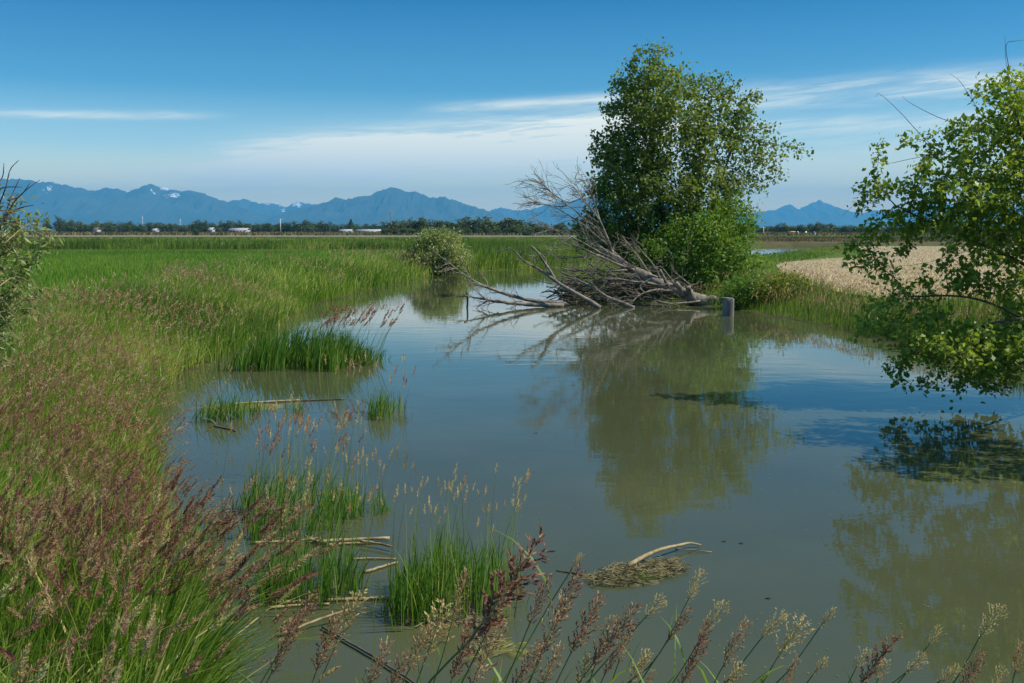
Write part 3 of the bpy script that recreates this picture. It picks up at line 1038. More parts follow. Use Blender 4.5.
for pts in ([(918, 132), (900, 112), (880, 94), (876, 97)], [(940, 118), (912, 104), (902, 96)], [(1012, 90), (1006, 62), (1005, 36)], [(1006, 45), (1016, 41), (1026, 40)], [(950, 345), (900, 352), (868, 346), (846, 352)], [(985, 385), (930, 330), (880, 330)],
            [(960, 150), (915, 158), (884, 164), (872, 158)], [(905, 180), (880, 190), (860, 200), (842, 216)], [(990, 130), (962, 84), (950, 74)], [(1000, 240), (930, 262), (880, 268)]):
    q = [P(a, b, 17.2 + 0.1 * math.sin(a)) for a, b in pts]
    dd = np.linalg.norm(nd3 - q[0], axis=1)
    q.insert(0, nd3[dd.argmin()])
    tube(bare, smooth_path(q, 10), np.linspace(0.007, 0.002, 10), 4)
bare.build('bare_twigs', M['darktwig'], rt, B2)

# pale bush where the left bank turns
B3 = np.array([*G(430, 274.5, 0.0)[:2], 0.0])
Y3 = B3[1]
B3[2] = gz(B3[0], B3[1]) - 0.1
lob4 = [(437, 249, 29, 20, 0, 1), (430, 262, 32, 14, -.4, 1), (452, 258, 17, 18, 0, 1), (415, 262, 22, 13, .4, .8), (440, 238, 20, 10, 0, 1)]
tree('willow_bush', 'rounded pale yellow-green bush at the bend of the grassy bank', 'bush', B3,
     [[B3, P(437, 262, Y3), P(440, 245, Y3)], [B3 + [.3, 0, 0], P(447, 262, Y3), P(452, 252, Y3)], [B3 + [-.3, 0, 0], P(427, 265, Y3), P(420, 256, Y3)]],
     px_ells(lob4, Y3), 800, 0.24, 3, 0.32, 0.009, (24, 0.17, 0.20, 0.62, 0.38), M['bark'], M['willow'], crown='foliage', crown_also=420, maxr=0.06)

# shrubs on the right bank behind the timber pile
for (px, py, w_, h_, lab, mt, tn) in [(780, 286, 40, 19, 'low shrub with yellow-tinged leaves between the timber post and the stubble field', 'yellowshrub', 0.6),
                                      (742, 290, 26, 20, 'low dark green shrub directly behind the timber post', 'shrub', 0.3),
                                      (888, 322, 20, 14, 'small green shrub at the water edge under the overhanging tree', 'shrub', 0.5)]:
    yy = 38.0 if px < 800 else 31.0
    bb = np.array([*P(px, py, yy)[:2], 0.0])
    bb[2] = gz(bb[0], bb[1]) - 0.05
    le = px_ells([(px, py, w_ * .8, h_ * .75, 0, 1), (px - w_ * .5, py + 5, w_ * .5, h_ * .6, -.3, 1), (px + w_ * .5, py + 4, w_ * .5, h_ * .6, .2, 1)], yy)
    tree('bank_shrub', lab, 'shrub', bb, [[bb, bb + [0, 0, .35], bb + [.1, 0, .7]], [bb + [.1, 0, 0], bb + [.5, 0, .4], bb + [.7, .1, .6]], [bb - [.1, 0, 0], bb + [-.4, 0, .4], bb + [-.6, .1, .6]]],
         le, 380, 0.2, 2.4, 0.26, 0.007, (15, 0.13, 0.13, tn, 0.42), M['bark'], M[mt], crown='foliage', crown_also=120, maxr=0.04)

# shrub that reaches in at the left edge, and the dead twigs above it
B5 = np.array([-5.6, 9.6, gz(-5.6, 9.6) - .05])
Y5 = 9.6
lob5 = [(0, 228, 30, 26, 0, 1), (24, 222, 24, 16, .1, .8), (10, 198, 16, 12, 0, .5), (-30, 250, 50, 50, 0, 1), (10, 280, 26, 30, -.1, .8), (36, 240, 14, 12, 0, .5), (20, 300, 22, 18, -.1, .5), (-30, 330, 50, 40, 0, 1), (52, 236, 14, 10, .1, .35)]
rs, n5, r5 = tree('edge_shrub', 'shrub with pale arching leaves and dead dark twigs above the tall grass', 'shrub', B5,
     [[B5, P(-50, 340, Y5), P(-15, 280, Y5), P(5, 235, Y5)], [B5 + [.1, .1, 0], P(-40, 330, Y5), P(10, 290, Y5), P(40, 250, Y5)], [B5 - [.1, 0, 0], P(-70, 330, Y5), P(-50, 260, Y5)]],
     px_ells(lob5, Y5), 900, 0.08, 1.4, 0.10, 0.0020, (12, 0.045, 0.085, 0.55, 0.26), M['bark'], M['willow'], crown='foliage', maxr=0.03)
dt = Acc()
for pts in ([(-10, 250), (5, 215), (12, 195), (20, 178)], [(0, 230), (12, 205), (26, 190), (40, 180)], [(-8, 220), (5, 190), (10, 170), (19, 160)], [(5, 215), (20, 208), (34, 205)], [(-20, 200), (2, 188), (22, 187)], [(8, 200), (20, 196), (30, 183)], [(-14, 260), (8, 252), (38, 232)], [(-10, 190), (2, 178), (4, 163)]):
    q = [P(a, b, 9.5 + 0.12 * math.sin(a * .7)) for a, b in pts]
    tube(dt, smooth_path(q, 9), np.linspace(0.010, 0.0025, 9), 4)
dt.build('dead_twigs', M['darktwig'], rs, B5)
for _ in range(26):
    a_, b_ = RNG.uniform(-40, 5), RNG.uniform(215, 330)
    l_, h_ = RNG.uniform(25, 60), RNG.uniform(-30, 10)
    q = [P(a_, b_, 9.3 + RNG.uniform(-.4, .4)), P(a_ + l_ * .5, b_ + h_ * .8 - 8, 9.3), P(a_ + l_, b_ + h_ + RNG.uniform(-4, 14), 9.2)]
    sa = Acc()
    tube(sa, smooth_path(q, 9), np.linspace(0.006, 0.002, 9), 4)
    sa.build('arching_stem', M['straw'], rs, B5)


# ------------------------------------------------------------------ the fallen dead tree
DT0 = P(712, 304, 40.2)
dead = empty('fallen_tree', (DT0[0], DT0[1], 0.0))
tag(dead, 'grey fallen dead tree lying from the point into the water, bare branches fanned out', 'dead tree')


def px_path(pts, y0, y1=None, n=16):
    y1 = y0 if y1 is None else y1
    m_ = len(pts) - 1
    return smooth_path([P(a, b, y0 + (y1 - y0) * i / m_) for i, (a, b) in enumerate(pts)], n)


def crook(p, amt):
    n_ = np.zeros_like(p)
    L = np.linalg.norm(p[-1] - p[0])
    w = RNG.normal(0, amt * L, (len(p), 3))
    w[0] = 0
    w[1:-1] = (w[:-2] + w[1:-1] + w[2:]) / 3
    return p + w


def twig_fan(acc, p, r0, n, length, lean, depth=2, r_tip=0.006):
    """crooked side twigs from along the branch p"""
    for _ in range(n):
        j = RNG.integers(len(p) // 4, len(p))
        d = unit(p[min(j + 1, len(p) - 1)] - p[max(j - 1, 0)]) if len(p) > 2 else np.array([0, 0, 1.0])
        d = unit(d + RNG.normal(0, 0.55, 3) + np.array(lean))
        L = length * RNG.uniform(0.4, 1.1)
        m_ = 7
        q = [p[j]]
        for _k in range(m_):
            d = unit(d + RNG.normal(0, 0.16, 3) + np.array(lean) * 0.05)
            q.append(q[-1] + d * L / m_)
        q = np.array(q)
        tube(acc, q, np.linspace(max(r_tip * 1.8, r0 * 0.5), r_tip, m_ + 1), 4, cap=False)
        if depth > 1:
            twig_fan(acc, q, r0 * 0.5, RNG.integers(2, 5), length * 0.5, lean, depth - 1, r_tip * 0.85)


tk = Acc()
trunk_p = px_path([(714, 305), (700, 301), (682, 294), (664, 285), (645, 276), (630, 268), (618, 260), (606, 252), (596, 243)], 39.8, 40.8, 30)
tr = np.interp(np.linspace(0, 1, 30), [0, .08, .3, .6, .8, 1], [0.27, 0.27, 0.235, 0.19, 0.12, 0.04])
tube(tk, crook(trunk_p, 0.003), tr, 12, wob=0.05)
# broken knots and stubs near the butt
for pts, r0 in [([(694, 300), (690, 292), (688, 287)], .15), ([(684, 295), (679, 287), (676, 283)], .13), ([(702, 303), (712, 299), (718, 301)], .16), ([(668, 287), (664, 278), (660, 270)], .07)]:
    q = px_path(pts, 39.8, 39.6, 8)
    tube(tk, q, np.linspace(r0, r0 * .7, 8), 8, wob=0.06)
tk.build('trunk', M['deadwood'], dead, np.array(dead.location))
limbs = [
    ([(630, 268), (617, 259), (608, 240), (598, 218), (584, 200), (571, 184)], 42.4, 42.8, .07, .010, 14),
    ([(640, 273), (625, 265), (603, 254), (578, 240), (554, 229)], 42.2, 41.8, .06, .010, 12),
    ([(634, 270), (612, 262), (586, 250), (566, 244)], 42.0, 41.5, .07, .012, 8),
    ([(624, 262), (604, 242), (580, 222), (556, 208), (540, 203)], 42.5, 43.2, .05, .008, 14),
    ([(612, 250), (596, 228), (576, 212), (556, 196), (545, 186)], 42.6, 42.4, .045, .008, 14),
    ([(606, 238), (598, 214), (592, 196), (588, 182)], 42.6, 42.9, .05, .01, 8),
    ([(655, 280), (647, 270), (636, 254), (622, 236)], 42.0, 42.3, .07, .02, 4),
    ([(662, 284), (655, 268), (644, 254), (638, 246)], 42.0, 41.6, .05, .015, 4),
    ([(680, 293), (672, 281), (664, 270), (660, 266)], 41.8, 41.6, .05, .02, 3),
    ([(684, 296), (690, 286), (684, 280), (682, 276)], 41.7, 41.5, .04, .015, 3),
    ([(628, 270), (604, 272), (580, 271), (560, 268)], 42.1, 41.6, .06, .012, 6),
    ([(660, 285), (640, 282), (620, 279), (598, 279)], 41.9, 41.2, .06, .012, 6),
    ([(672, 291), (655, 290), (640, 295), (632, 302)], 41.7, 40.8, .06, .02, 4),
    ([(650, 279), (640, 287), (650, 296), (664, 303)], 41.7, 41.0, .04, .015, 4),
    ([(700, 301), (684, 303), (668, 303), (655, 300)], 41.5, 40.9, .05, .015, 3),
    ([(640, 276), (612, 282), (588, 286), (570, 290)], 42.0, 42.6, .05, .01, 6),
    ([(616, 256), (590, 256), (566, 258), (548, 254)], 42.4, 42.9, .05, .01, 8),
]
for pts, ya, yb, r0, r1, nt in limbs:
    la = Acc()
    p = crook(px_path(pts, ya - 1.8, yb - 1.8, 18), 0.006)
    tube(la, p, np.linspace(r0, r1 * .8, 18), 7, wob=0.07)
    twig_fan(la, p, r0 * .3, int(nt * 1.8), 1.3, (-0.45, 0.0, 0.10), 2, 0.006)
    la.build('branch', M['deadwood'], dead, np.array(dead.location))

# long bare branches that dip into the water in front of it
for pts, ya, yb, r0, nt, lab in [
    ([(600, 308), (588, 300), (573, 292), (558, 283), (546, 274), (535, 267), (524, 261), (516, 252), (508, 247)], 38.5, 39.5, .10, 0, 'long bare grey branch rising from the water before the fallen tree, tip bent over'),
    ([(634, 308), (622, 303), (609, 298), (594, 288), (580, 281), (566, 274), (551, 267)], 38.8, 40.0, .09, 1, 'bare grey branch slanting into the water closest to the fallen trunk'),
    ([(568, 305), (548, 302), (530, 300), (512, 296), (492, 289), (477, 283), (462, 273), (450, 264)], 39.6, 38.6, .10, 6, 'long grey branch reaching farthest out over open water, its end lifted clear'),
    ([(563, 306), (545, 305), (522, 304), (500, 302), (482, 299), (464, 295)], 39.2, 38.2, .11, 6, 'low grey branch lying flat along the water beneath the far-reaching one'),
]:
    p = crook(px_path(pts, ya, yb, 26), 0.003)
    o_ = np.array([p[0][0], p[0][1], 0.0])
    ro = empty('drowned_branch', o_)
    tag(ro, lab, 'branch', 'branches in the water by the fallen tree')
    ba = Acc()
    tube(ba, p, np.linspace(r0, 0.022, 26), 7, wob=0.05)
    if lab.startswith('long bare'):
        q = crook(px_path([(556, 281), (548, 268), (540, 256), (533, 247), (529, 246)], 39.0, 38.8, 12), 0.008)
        tube(ba, q, np.linspace(.07, .02, 12), 6)
        q = crook(px_path([(552, 279), (546, 268), (545, 258), (531, 247)], 39.0, 39.3, 12), 0.008)
        tube(ba, q, np.linspace(.05, .02, 12), 6)
    ba.build('branch', M['deadwood'], ro, o_)
    ta = Acc()
    twig_fan(ta, p, .045, 4 + nt * 2, 0.9, (-0.15, -0.05, 0.12), 2, 0.008)
    ta.build('twig_sprays', M['deadwood'], ro, o_)

M['brush'] = plain_mat('dead_brush', (0.075, 0.06, 0.042), (0.20, 0.165, 0.12), 5.0, 0.9)
# heap of dead brush caught against the point
bh = Acc()
c0 = P(610, 296, 43.0)
for _ in range(260):
    ax_ = RNG.uniform(560, 695)
    a = P(ax_, RNG.uniform(268 + abs(ax_ - 620) * .22, 303), RNG.uniform(40.4, 43.6))
    a[2] = max(a[2], 0.02)
    d = unit(RNG.normal(size=3) * np.array([1.2, 0.8, 0.32]))
    L = RNG.uniform(0.6, 2.4)
    q = [a + d * L * t + RNG.normal(0, 0.05, 3) for t in np.linspace(-.5, .5, 6)]
    q = np.array(q)
    q[:, 2] = np.maximum(q[:, 2], -0.03)
    tube(bh, q, np.linspace(RNG.uniform(.015, .045), 0.008, 6), 4, cap=False)
ob = bh.build('brush_heap', M['brush'], None, (c0[0], c0[1], 0.0))
tag(ob, 'tangled heap of dead brown brush under the fallen tree at the water edge', 'brush heap')
ob['kind'] = 'stuff'

# thin stake standing alone in the water
q = px_path([(467, 306), (467.5, 298), (467, 290)], 39.0, 39.0, 6)
sa = Acc()
tube(sa, q - [[0, 0, .1]], np.linspace(.045, .035, 6), 6, wob=.06)
tag(sa.build('stake', M['darktwig'], None, (q[0][0], q[0][1], 0)), 'thin dark stake standing alone in open water beside the long branches', 'stake')

# timber pile
pb = P(728, 315, 35.0)
post = empty('timber_pile', (pb[0], pb[1], 0.0))
tag(post, 'stout weathered grey timber post standing in the water beside the fallen trunk', 'post')
pa = Acc()
n_ = 14
zz = np.array([-0.5, 0.0, 0.25, 0.45, 0.58, 0.61])
ra = np.array([.205, .205, .20, .20, .198, .185])
tube(pa, [[pb[0], pb[1], z_] for z_ in zz], ra, n_, wob=0.012)
pa.build('post_body', M['post'], post, (pb[0], pb[1], 0))
ca = Acc()
cx = np.array([pb[0] - .03, pb[1], .612])
for x0, x1, y0_, y1_, z0, z1 in [(-.26, .16, -.17, .17, 0.0, .035)]:
    v = np.array([(x, y, z) for z in (z0, z1) for y in (y0_, y1_) for x in (x0, x1)]) + cx
    ca.add(v, [(0, 2, 3, 1), (4, 5, 7, 6), (0, 1, 5, 4), (2, 6, 7, 3), (0, 4, 6, 2), (1, 3, 7, 5)])
ca.build('cap_board', M['deadwood'], post, (pb[0], pb[1], 0))
va = Acc()
v = np.array([(x, y, z) for z in (0.0, .07) for y in (-.06, .08) for x in (.06, .18)]) + [pb[0], pb[1], .649]
va.add(v, [(0, 2, 3, 1), (4, 5, 7, 6), (0, 1, 5, 4), (2, 6, 7, 3), (0, 4, 6, 2), (1, 3, 7, 5)])
va.build('iron_cleat', M['darktwig'], post, (pb[0], pb[1], 0))


# ------------------------------------------------------------------ reeds standing in the water
M['deadreed'] = leaf_mat('dead_reed', [(0.0, (0.09, 0.065, 0.035)), (0.5, (0.20, 0.15, 0.075)), (1.0, (0.34, 0.28, 0.14))], .15, .8, gain=1.0)


def reed_tuft(name, label, px, py, wpx, dpth, n, h, w, tint, nh, hh_, hl, hw, K, lean=(0.12, 0.0), htint=0.45, headx=(-1, 1)):
    c = G(px, py, 0.0)
    a = wpx * c[1] / F_PX / 2
    root = empty(name, (c[0], c[1], 0))
    tag(root, label, 'reeds', 'reed tufts standing in the water')
    g = Acc()
    k_ = max(3, n // 20)
    cl = np.stack([c[0] + a * 0.9 * RNG.uniform(-1, 1, k_), c[1] + dpth * RNG.uniform(-1, 1, k_)], -1)
    idx = RNG.integers(0, k_, n)
    xy = cl[idx] + RNG.normal(0, 0.05 + w * 2.5, (n, 2))
    b = np.concatenate([xy, np.full((n, 1), -0.05)], 1)
    edge = 1 - 0.35 * np.abs((xy[:, 0] - c[0]) / a) ** 2
    ln = np.array(lean) + RNG.normal(0, 0.16, (n, 2))
    blades(g, b, h * RNG.uniform(.55, 1.1, n) * np.clip(edge, .45, 1), w * RNG.uniform(.7, 1.2, n), ln, np.clip(tint + RNG.normal(0, .22, n), 0, 1), 5, droop=0.5)
    k_ = max(6, n // 14)
    dg = Acc()
    bx = np.stack([c[0] + a * RNG.uniform(-1.1, 1.1, k_), c[1] + dpth * RNG.uniform(-1.2, 1, k_), np.full(k_, .004)], -1)
    an = RNG.uniform(0, 6.28, k_)
    blades(dg, bx, RNG.uniform(.08, .40, k_) * h, w * .8, np.stack([np.cos(an), np.sin(an) * .6], -1) * RNG.uniform(.4, 2.2, (k_, 1)), RNG.uniform(0, 1, k_), 4, droop=.35)
    dg.build('dead_leaves', M['deadreed'], root, (c[0], c[1], 0))
    if nh:
        xx = c[0] + a * RNG.uniform(headx[0], headx[1], nh)
        b = np.stack([xx, c[1] + dpth * RNG.uniform(-1, 1, nh), np.full(nh, -.05)], -1)
        l2 = np.array(lean) + RNG.normal(0, .10, (nh, 2))
        h2 = hh_ * RNG.uniform(.7, 1.08, nh)
        blades(g, b, h2, w * .5, l2, np.full(nh, .9), 5, droop=0.2)
        tip = b.copy()
        tip[:, :2] += l2 * h2[:, None] * .88
        tip[:, 2] += h2 * .90
        g.build('leaves', M['reed'], root, (c[0], c[1], 0))
        for i_ in range(nh):
            sd_ = Acc()
            heads(sd_, tip[i_:i_ + 1], np.array([[l2[i_, 0] * 1.8, l2[i_, 1] * 1.8, 1.0]]), hl * RNG.uniform(.7, 1.2), K, np.clip(htint + RNG.normal(0, .15), 0, 1), w=hw, spread=.2)
            sd_.build('seed_head', M['seed'], root, (c[0], c[1], 0))
    else:
        g.build('leaves', M['reed'], root, (c[0], c[1], 0))
    return root


reed_tuft('cattail_clump', 'largest clump of broad green cattail leaves standing by the left bank', 296, 366, 122, .8, 900, 1.12, .040, .5, 0, 0, 0, 0, 0, (0.2, 0))
reed_tuft('reed_tuft', 'leaning reeds with purple plumes at the outer end of the cattail clump', 342, 364, 76, .6, 520, .60, .024, .55, 80, 1.35, .19, .009, 26, (0.36, 0), .42)
reed_tuft('reed_tuft', 'sparse tuft of thin reeds in open water just past the floating yellow mat', 366, 415, 72, .4, 150, .58, .018, .7, 18, .95, .16, .006, 22, (.1, 0), .75)
reed_tuft('reed_tuft', 'single pair of pale reed stems standing alone farthest from the bank', 404, 420, 12, .12, 14, .3, .012, .8, 5, .8, .15, .006, 20, (.15, 0), .6)
reed_tuft('reed_tuft', 'thin grass growing along the floating yellow mat by the bank', 262, 411, 104, .25, 120, .34, .016, .75, 0, 0, 0, 0, 0)
reed_tuft('reed_tuft', 'small dark green tuft beside the bright yellow algae patch', 352, 512, 62, .3, 190, .46, .014, .5, 22, .72, .10, .004, 26, (.06, 0), .8)
reed_tuft('reed_tuft', 'green reed tuft above the long straw stalk, against the grassy bank', 308, 588, 112, .4, 420, .60, .015, .5, 36, 1.10, .12, .0035, 30, (.10, 0), .7)
reed_tuft('reed_tuft', 'dense bright green reed tuft with tall pale flower spikes in front of the open water', 452, 604, 134, .4, 720, .66, .015, .55, 60, 1.10, .085, .0028, 30, (.07, 0), .8)
reed_tuft('reed_tuft', 'reeds with purple-brown plumes crowding the edge of the bank above the straw bundle', 282, 524, 120, .6, 380, .72, .016, .5, 60, 1.15, .13, .004, 30, (.20, 0), .55)
reed_tuft('reed_tuft', 'short sprouts between the bank grass and the floating yellow mat', 222, 420, 56, .3, 170, .6, .018, .6, 10, .9, .14, .005, 20, (.2, 0), .65)
reed_tuft('reed_tuft', 'thin scattered stems in the water between the bank plumes and the small dark green tuft', 322, 486, 90, .5, 60, .5, .012, .8, 30, 1.0, .12, .0042, 26, (.08, 0), .85)


# ------------------------------------------------------------------ things afloat
def stalk(px0, py0, px1, py1, r0, lab, z=0.012, mat='straw', cat='reed stalk', name='dead_reed_stalk', bend=0.02, z1=None, n=12):
    a, b = G(px0, py0, z), G(px1, py1, z if z1 is None else z1)
    q = np.array([a + (b - a) * t for t in np.linspace(0, 1, n)])
    q[:, :2] += np.sin(np.linspace(0, np.pi, n))[:, None] * bend * np.array([[.3, 1]]) + RNG.normal(0, .003, (n, 2))
    s_ = Acc()
    tube(s_, q, np.linspace(r0, r0 * .75, n), 7, wob=.04)
    return tag(s_.build(name, M[mat], None, (a[0], a[1], 0)), lab, cat, 'dead stalks afloat among the reeds')


stalk(272, 603, 398, 598, .017, 'longest pale straw stalk, floating below the bright green reed tuft')
stalk(268, 608, 330, 604, .013, 'short straw stalk floating alongside the longest one')
stalk(318, 542, 390, 538, .020, 'thick straw stalk on top of the floating bundle', .03)
stalk(326, 545, 372, 543, .014, 'dark straw stalk at the bottom of the floating bundle', .012)
stalk(360, 541, 393, 547, .013, 'straw stalk crossing the end of the floating bundle', .045)
stalk(250, 543, 320, 541, .013, 'straw stalk pointing from the bundle towards the bank', .014)
stalk(365, 572, 398, 562, .013, 'short tan stalk slanting in the gap between the two green tufts', .015)
stalk(350, 559, 396, 559, .009, 'thin reddish stalk in the gap between the two green tufts', .012)
stalk(278, 635, 350, 609, .012, 'pale stalk slanting up from the bank below the longest straw stalk', .02, z1=.10)
stalk(322, 627, 425, 690, .010, 'dark wet stick slanting down through the seed heads below the straw stalks', .02, 'bark', 'stick')
stalk(214, 426, 236, 431, .014, 'short brown stick floating alone near the left bank', .012, 'bark', 'stick')
stalk(230, 404, 300, 400, .020, 'brown reed stem lying across the yellow mat', .02)
stalk(290, 401, 346, 399, .014, 'dark reed stem at the outer end of the yellow mat', .012, 'bark', 'stick')
for px, py, lab in [(312, 541, 'loose bunch of straw on the middle of the floating bundle')]:
    c = G(px, py, .02)
    s_ = Acc()
    for _ in range(26):
        d = unit(RNG.normal(size=3) * [1, .6, .25])
        L = RNG.uniform(.08, .22)
        cc = c + RNG.normal(0, .05, 3) * [1.4, .6, .3]
        tube(s_, [cc - d * L / 2, cc, cc + d * L / 2 + RNG.normal(0, .01, 3)], [.005, .006, .003], 4, cap=False)
    o = s_.build('straw_bunch', M['straw'], None, tuple(c))
    tag(o, lab, 'straw', kind='stuff')


def mat_patch(px, py, wpx, dep, mat, name, label, z=.006, seed=0., fib=60, fib_m='straw', hump=.0, kind='stuff', rot=0.0):
    """a floating mat with a ragged edge, fibres on top"""
    c = G(px, py, z)
    a = wpx * c[1] / F_PX / 2
    s_ = Acc()
    nr, na = 14, 120
    th = np.linspace(0, 2 * np.pi, na, endpoint=False)
    edge = 0.15 + 1.5 * fbm(np.cos(th) * 2.2 + seed, np.sin(th) * 2.2 + seed, 5, .75)
    rr_ = np.linspace(0.02, 1, nr)[:, None] * edge[None, :]
    lx, ly = rr_ * a * np.cos(th), rr_ * dep * np.sin(th)
    xx, yy = c[0] + lx * math.cos(rot) - ly * math.sin(rot), c[1] + lx * math.sin(rot) + ly * math.cos(rot)
    bump = fbm(xx * 14 + seed, yy * 14, 3)
    zz_ = z - .012 + (hump + .030) * (1 - np.linspace(0, 1, nr)[:, None] ** 1.5) * (bump * 1.4 - .15)
    zz_[-1] = -.01
    v = np.stack([xx, yy, zz_], -1).reshape(-1, 3)
    i_ = np.arange(nr - 1)[:, None] * na
    k_ = np.arange(na)[None, :]
    s_.add(v, np.stack([i_ + k_, i_ + (k_ + 1) % na, i_ + na + (k_ + 1) % na, i_ + na + k_], -1).reshape(-1, 4)[:, ::-1])
    o = s_.build(name, mat, None, tuple(c), smooth=True)
    tag(o, label, 'floating mat', kind=kind)
    if fib:
        f_ = Acc()
        for _ in range(fib):
            t_, q_ = RNG.uniform(0, 6.28), RNG.random() ** .6 * .8
            fx, fy = a * q_ * math.cos(t_), dep * q_ * math.sin(t_)
            cc = np.array([c[0] + fx * math.cos(rot) - fy * math.sin(rot), c[1] + fx * math.sin(rot) + fy * math.cos(rot), z + .012 + hump * .6 * (1 - q_) + RNG.random() * .01])
            d = unit(RNG.normal(size=3) * [1, .7, .18])
            L = RNG.uniform(.05, .2)
            tube(f_, [cc - d * L / 2, cc + RNG.normal(0, .008, 3), cc + d * L / 2], [.003, .004, .002], 3, cap=False)
        fo = f_.build('debris_fibres', M[fib_m], o, tuple(c))
        fo['kind'] = 'stuff'
    return o


M['algae'] = plain_mat('algae', (0.085, 0.10, 0.026), (0.19, 0.19, 0.042), 11.0, .8, .3, (1, 1, 1), 6.0, (0.065, 0.07, 0.028))
M['rawstraw'] = plain_mat('soaked_straw', (0.13, 0.115, 0.05), (0.33, 0.28, 0.13), 9.0, 0.8, 0.1, (1, 1, 1), 4.0, (0.14, 0.16, 0.04))
M['yellowmat'] = plain_mat('pale_reed_mat', (0.11, 0.12, 0.035), (0.24, 0.23, 0.075), 9.0, .9, .4, (1, 1, 1), 6.0, (0.13, 0.15, 0.04))
M['dullmat'] = plain_mat('silted_mat', (0.075, 0.07, 0.032), (0.17, 0.15, 0.07), 15.0, .9, .5, (1, 1, 1), 6.0, (0.12, 0.135, 0.035))
mat_patch(244, 407, 130, .42, M['yellowmat'], 'floating_mat', 'long yellowish mat floating out from the left bank', seed=1.2)
mat_patch(340, 494, 46, .13, M['algae'], 'algae_patch', 'bright yellow-green algae patch behind the small dark green tuft', seed=2.2, fib=20)
mat_patch(500, 650, 90, .22, M['algae'], 'algae_patch', 'yellow-green algae patch behind the large purple seed head', seed=5.2, fib=20)
mat_patch(452, 622, 150, .14, M['dullmat'], 'floating_mat', 'brownish mat along the foot of the bright green reed tuft', seed=7.7, fib=40)
raft = mat_patch(638, 573, 150, .30, M['dullmat'], 'debris_raft', 'low raft of matted reeds and weed floating alone in open water', seed=9.4, fib=420, hump=.025, kind='thing', rot=0.55, fib_m='rawstraw')
q = smooth_path([G(628, 566, .05), G(645, 556, .08), G(662, 549, .09), G(680, 545, .06), G(690, 543, .05), G(701, 545, .02)], 16)
s_ = Acc()
tube(s_, q, np.linspace(.022, .008, 16), 6, wob=.06)
q = smooth_path([G(675, 549, .03), G(692, 550, .02), G(712, 552, .01)], 8)
tube(s_, q, np.linspace(.008, .004, 8), 5)
tag(s_.build('curved_stick', M['straw'], None, tuple(G(628, 566, .05))), 'pale curved stick lying on the raft of matted reeds', 'stick')
q = smooth_path([G(556, 571, .0), G(580, 574, .01), G(606, 580, .012)], 10)
s_ = Acc()
tube(s_, q, np.linspace(.008, .012, 10), 5)
tag(s_.build('submerged_stick', M['darktwig'], None, tuple(G(556, 571, 0))), 'thin dark stick at water level pointing at the raft of matted reeds', 'stick')
for px, py, lab in [(724, 541, 'tiny dark scrap afloat beyond the pale curved stick'), (741, 543, 'thin dark sliver afloat beyond the raft, to the right of the tiny scrap'), (768, 598, 'dark floating leaf in open water in front of the raft'), (536, 433, 'small dark leaf floating alone in the middle of the pool')]:
    c = G(px, py, .006)
    L = .03
    v = c + np.array([(-L, 0, 0), (0, -.01, .005), (L, 0, .002), (0, .01, .005)])
    s_ = Acc()
    s_.add(v, [(0, 1, 2, 3)])
    s_.add(v - [0, 0, .006], [(3, 2, 1, 0)])
    tag(s_.build('floating_leaf', M['darktwig'], None, tuple(c)), lab, 'leaf', 'scraps afloat on the open water')


n_ = 700
fx, fy = scatter(n_, 6.0, 16.0, -0.3, 0.5, 1.5)
ok = land(fx, fy) < -0.3
fx, fy = fx[ok], fy[ok]
cl = fbm(fx * .6, fy * .6, 3) > .47
fx, fy = fx[cl], fy[cl]
an, sz = RNG.uniform(0, 6.28, len(fx)), RNG.uniform(.004, .014, len(fx))
ex = np.stack([np.cos(an) * sz, np.sin(an) * sz, 0 * sz], -1)
ey = np.stack([-np.sin(an) * sz * .5, np.cos(an) * sz * .5, 0 * sz], -1)
pc = np.stack([fx, fy, np.full(len(fx), .005)], -1)
s_ = Acc()
s_.add(np.stack([pc - ex, pc - ey, pc + ex, pc + ey], 1), np.arange(len(fx) * 4).reshape(-1, 4), .8)
tag(s_.build('chaff', M['rawstraw']), kind='stuff')

# ------------------------------------------------------------------ seed heads in front of the camera
def panicle(L, wid, n_side, tint, lw, seed):
    """one reed canary grass head pointing up from the origin: short side branches set with spikelets"""
    rg = np.random.default_rng(seed)
    g = Acc()
    bend = rg.uniform(-.12, .12)
    for j in range(n_side):
        t = (j + rg.random() * .8) / n_side
        pr = math.sin(math.pi * min(1, t * .78 + .2)) ** 1.1
        th = j * 2.4 + rg.normal(0, .4)
        rad_ = np.array([math.cos(th), math.sin(th), 0])
        bl = wid * pr * rg.uniform(.6, 1.15) + .006
        b0 = np.array([bend * t * t * L, 0, L * t])
        nsp = max(5, int(17 * pr * rg.uniform(.6, 1.2)))
        dd = unit(rad_ * 0.55 + np.array([0, 0, 1.0]))
        for q_ in range(nsp):
            u = (q_ + rg.random()) / nsp
            p0 = b0 + dd * bl * 1.9 * u
            d2 = unit(dd + rg.normal(0, .32, 3))
            sl = rg.uniform(.0055, .0105) * (L / .15) ** .4
            sd = unit(np.cross(d2, rg.normal(size=3)))
            nn = np.cross(sd, d2)
            m_ = p0 + d2 * sl * .45
            v = np.array([p0, m_ - sd * lw, p0 + d2 * sl, m_ + sd * lw, m_ + nn * lw * .8])
            tt = float(np.clip(tint + rg.normal(0, .2), 0, 1))
            g.add(v[[0, 1, 2, 4]], [(0, 1, 2, 3)], tt)
            g.add(v[[0, 4, 2, 3]], [(0, 1, 2, 3)], tt)
    tube(g, [(0, 0, -.01), (bend * .25 * L, 0, L * .5), (bend * L, 0, L)], [.0012, .0009, .0005], 4, .85, cap=False)
    v = np.concatenate(g.v)
    f = np.concatenate(g.f)
    return v, f, np.concatenate(g.t)


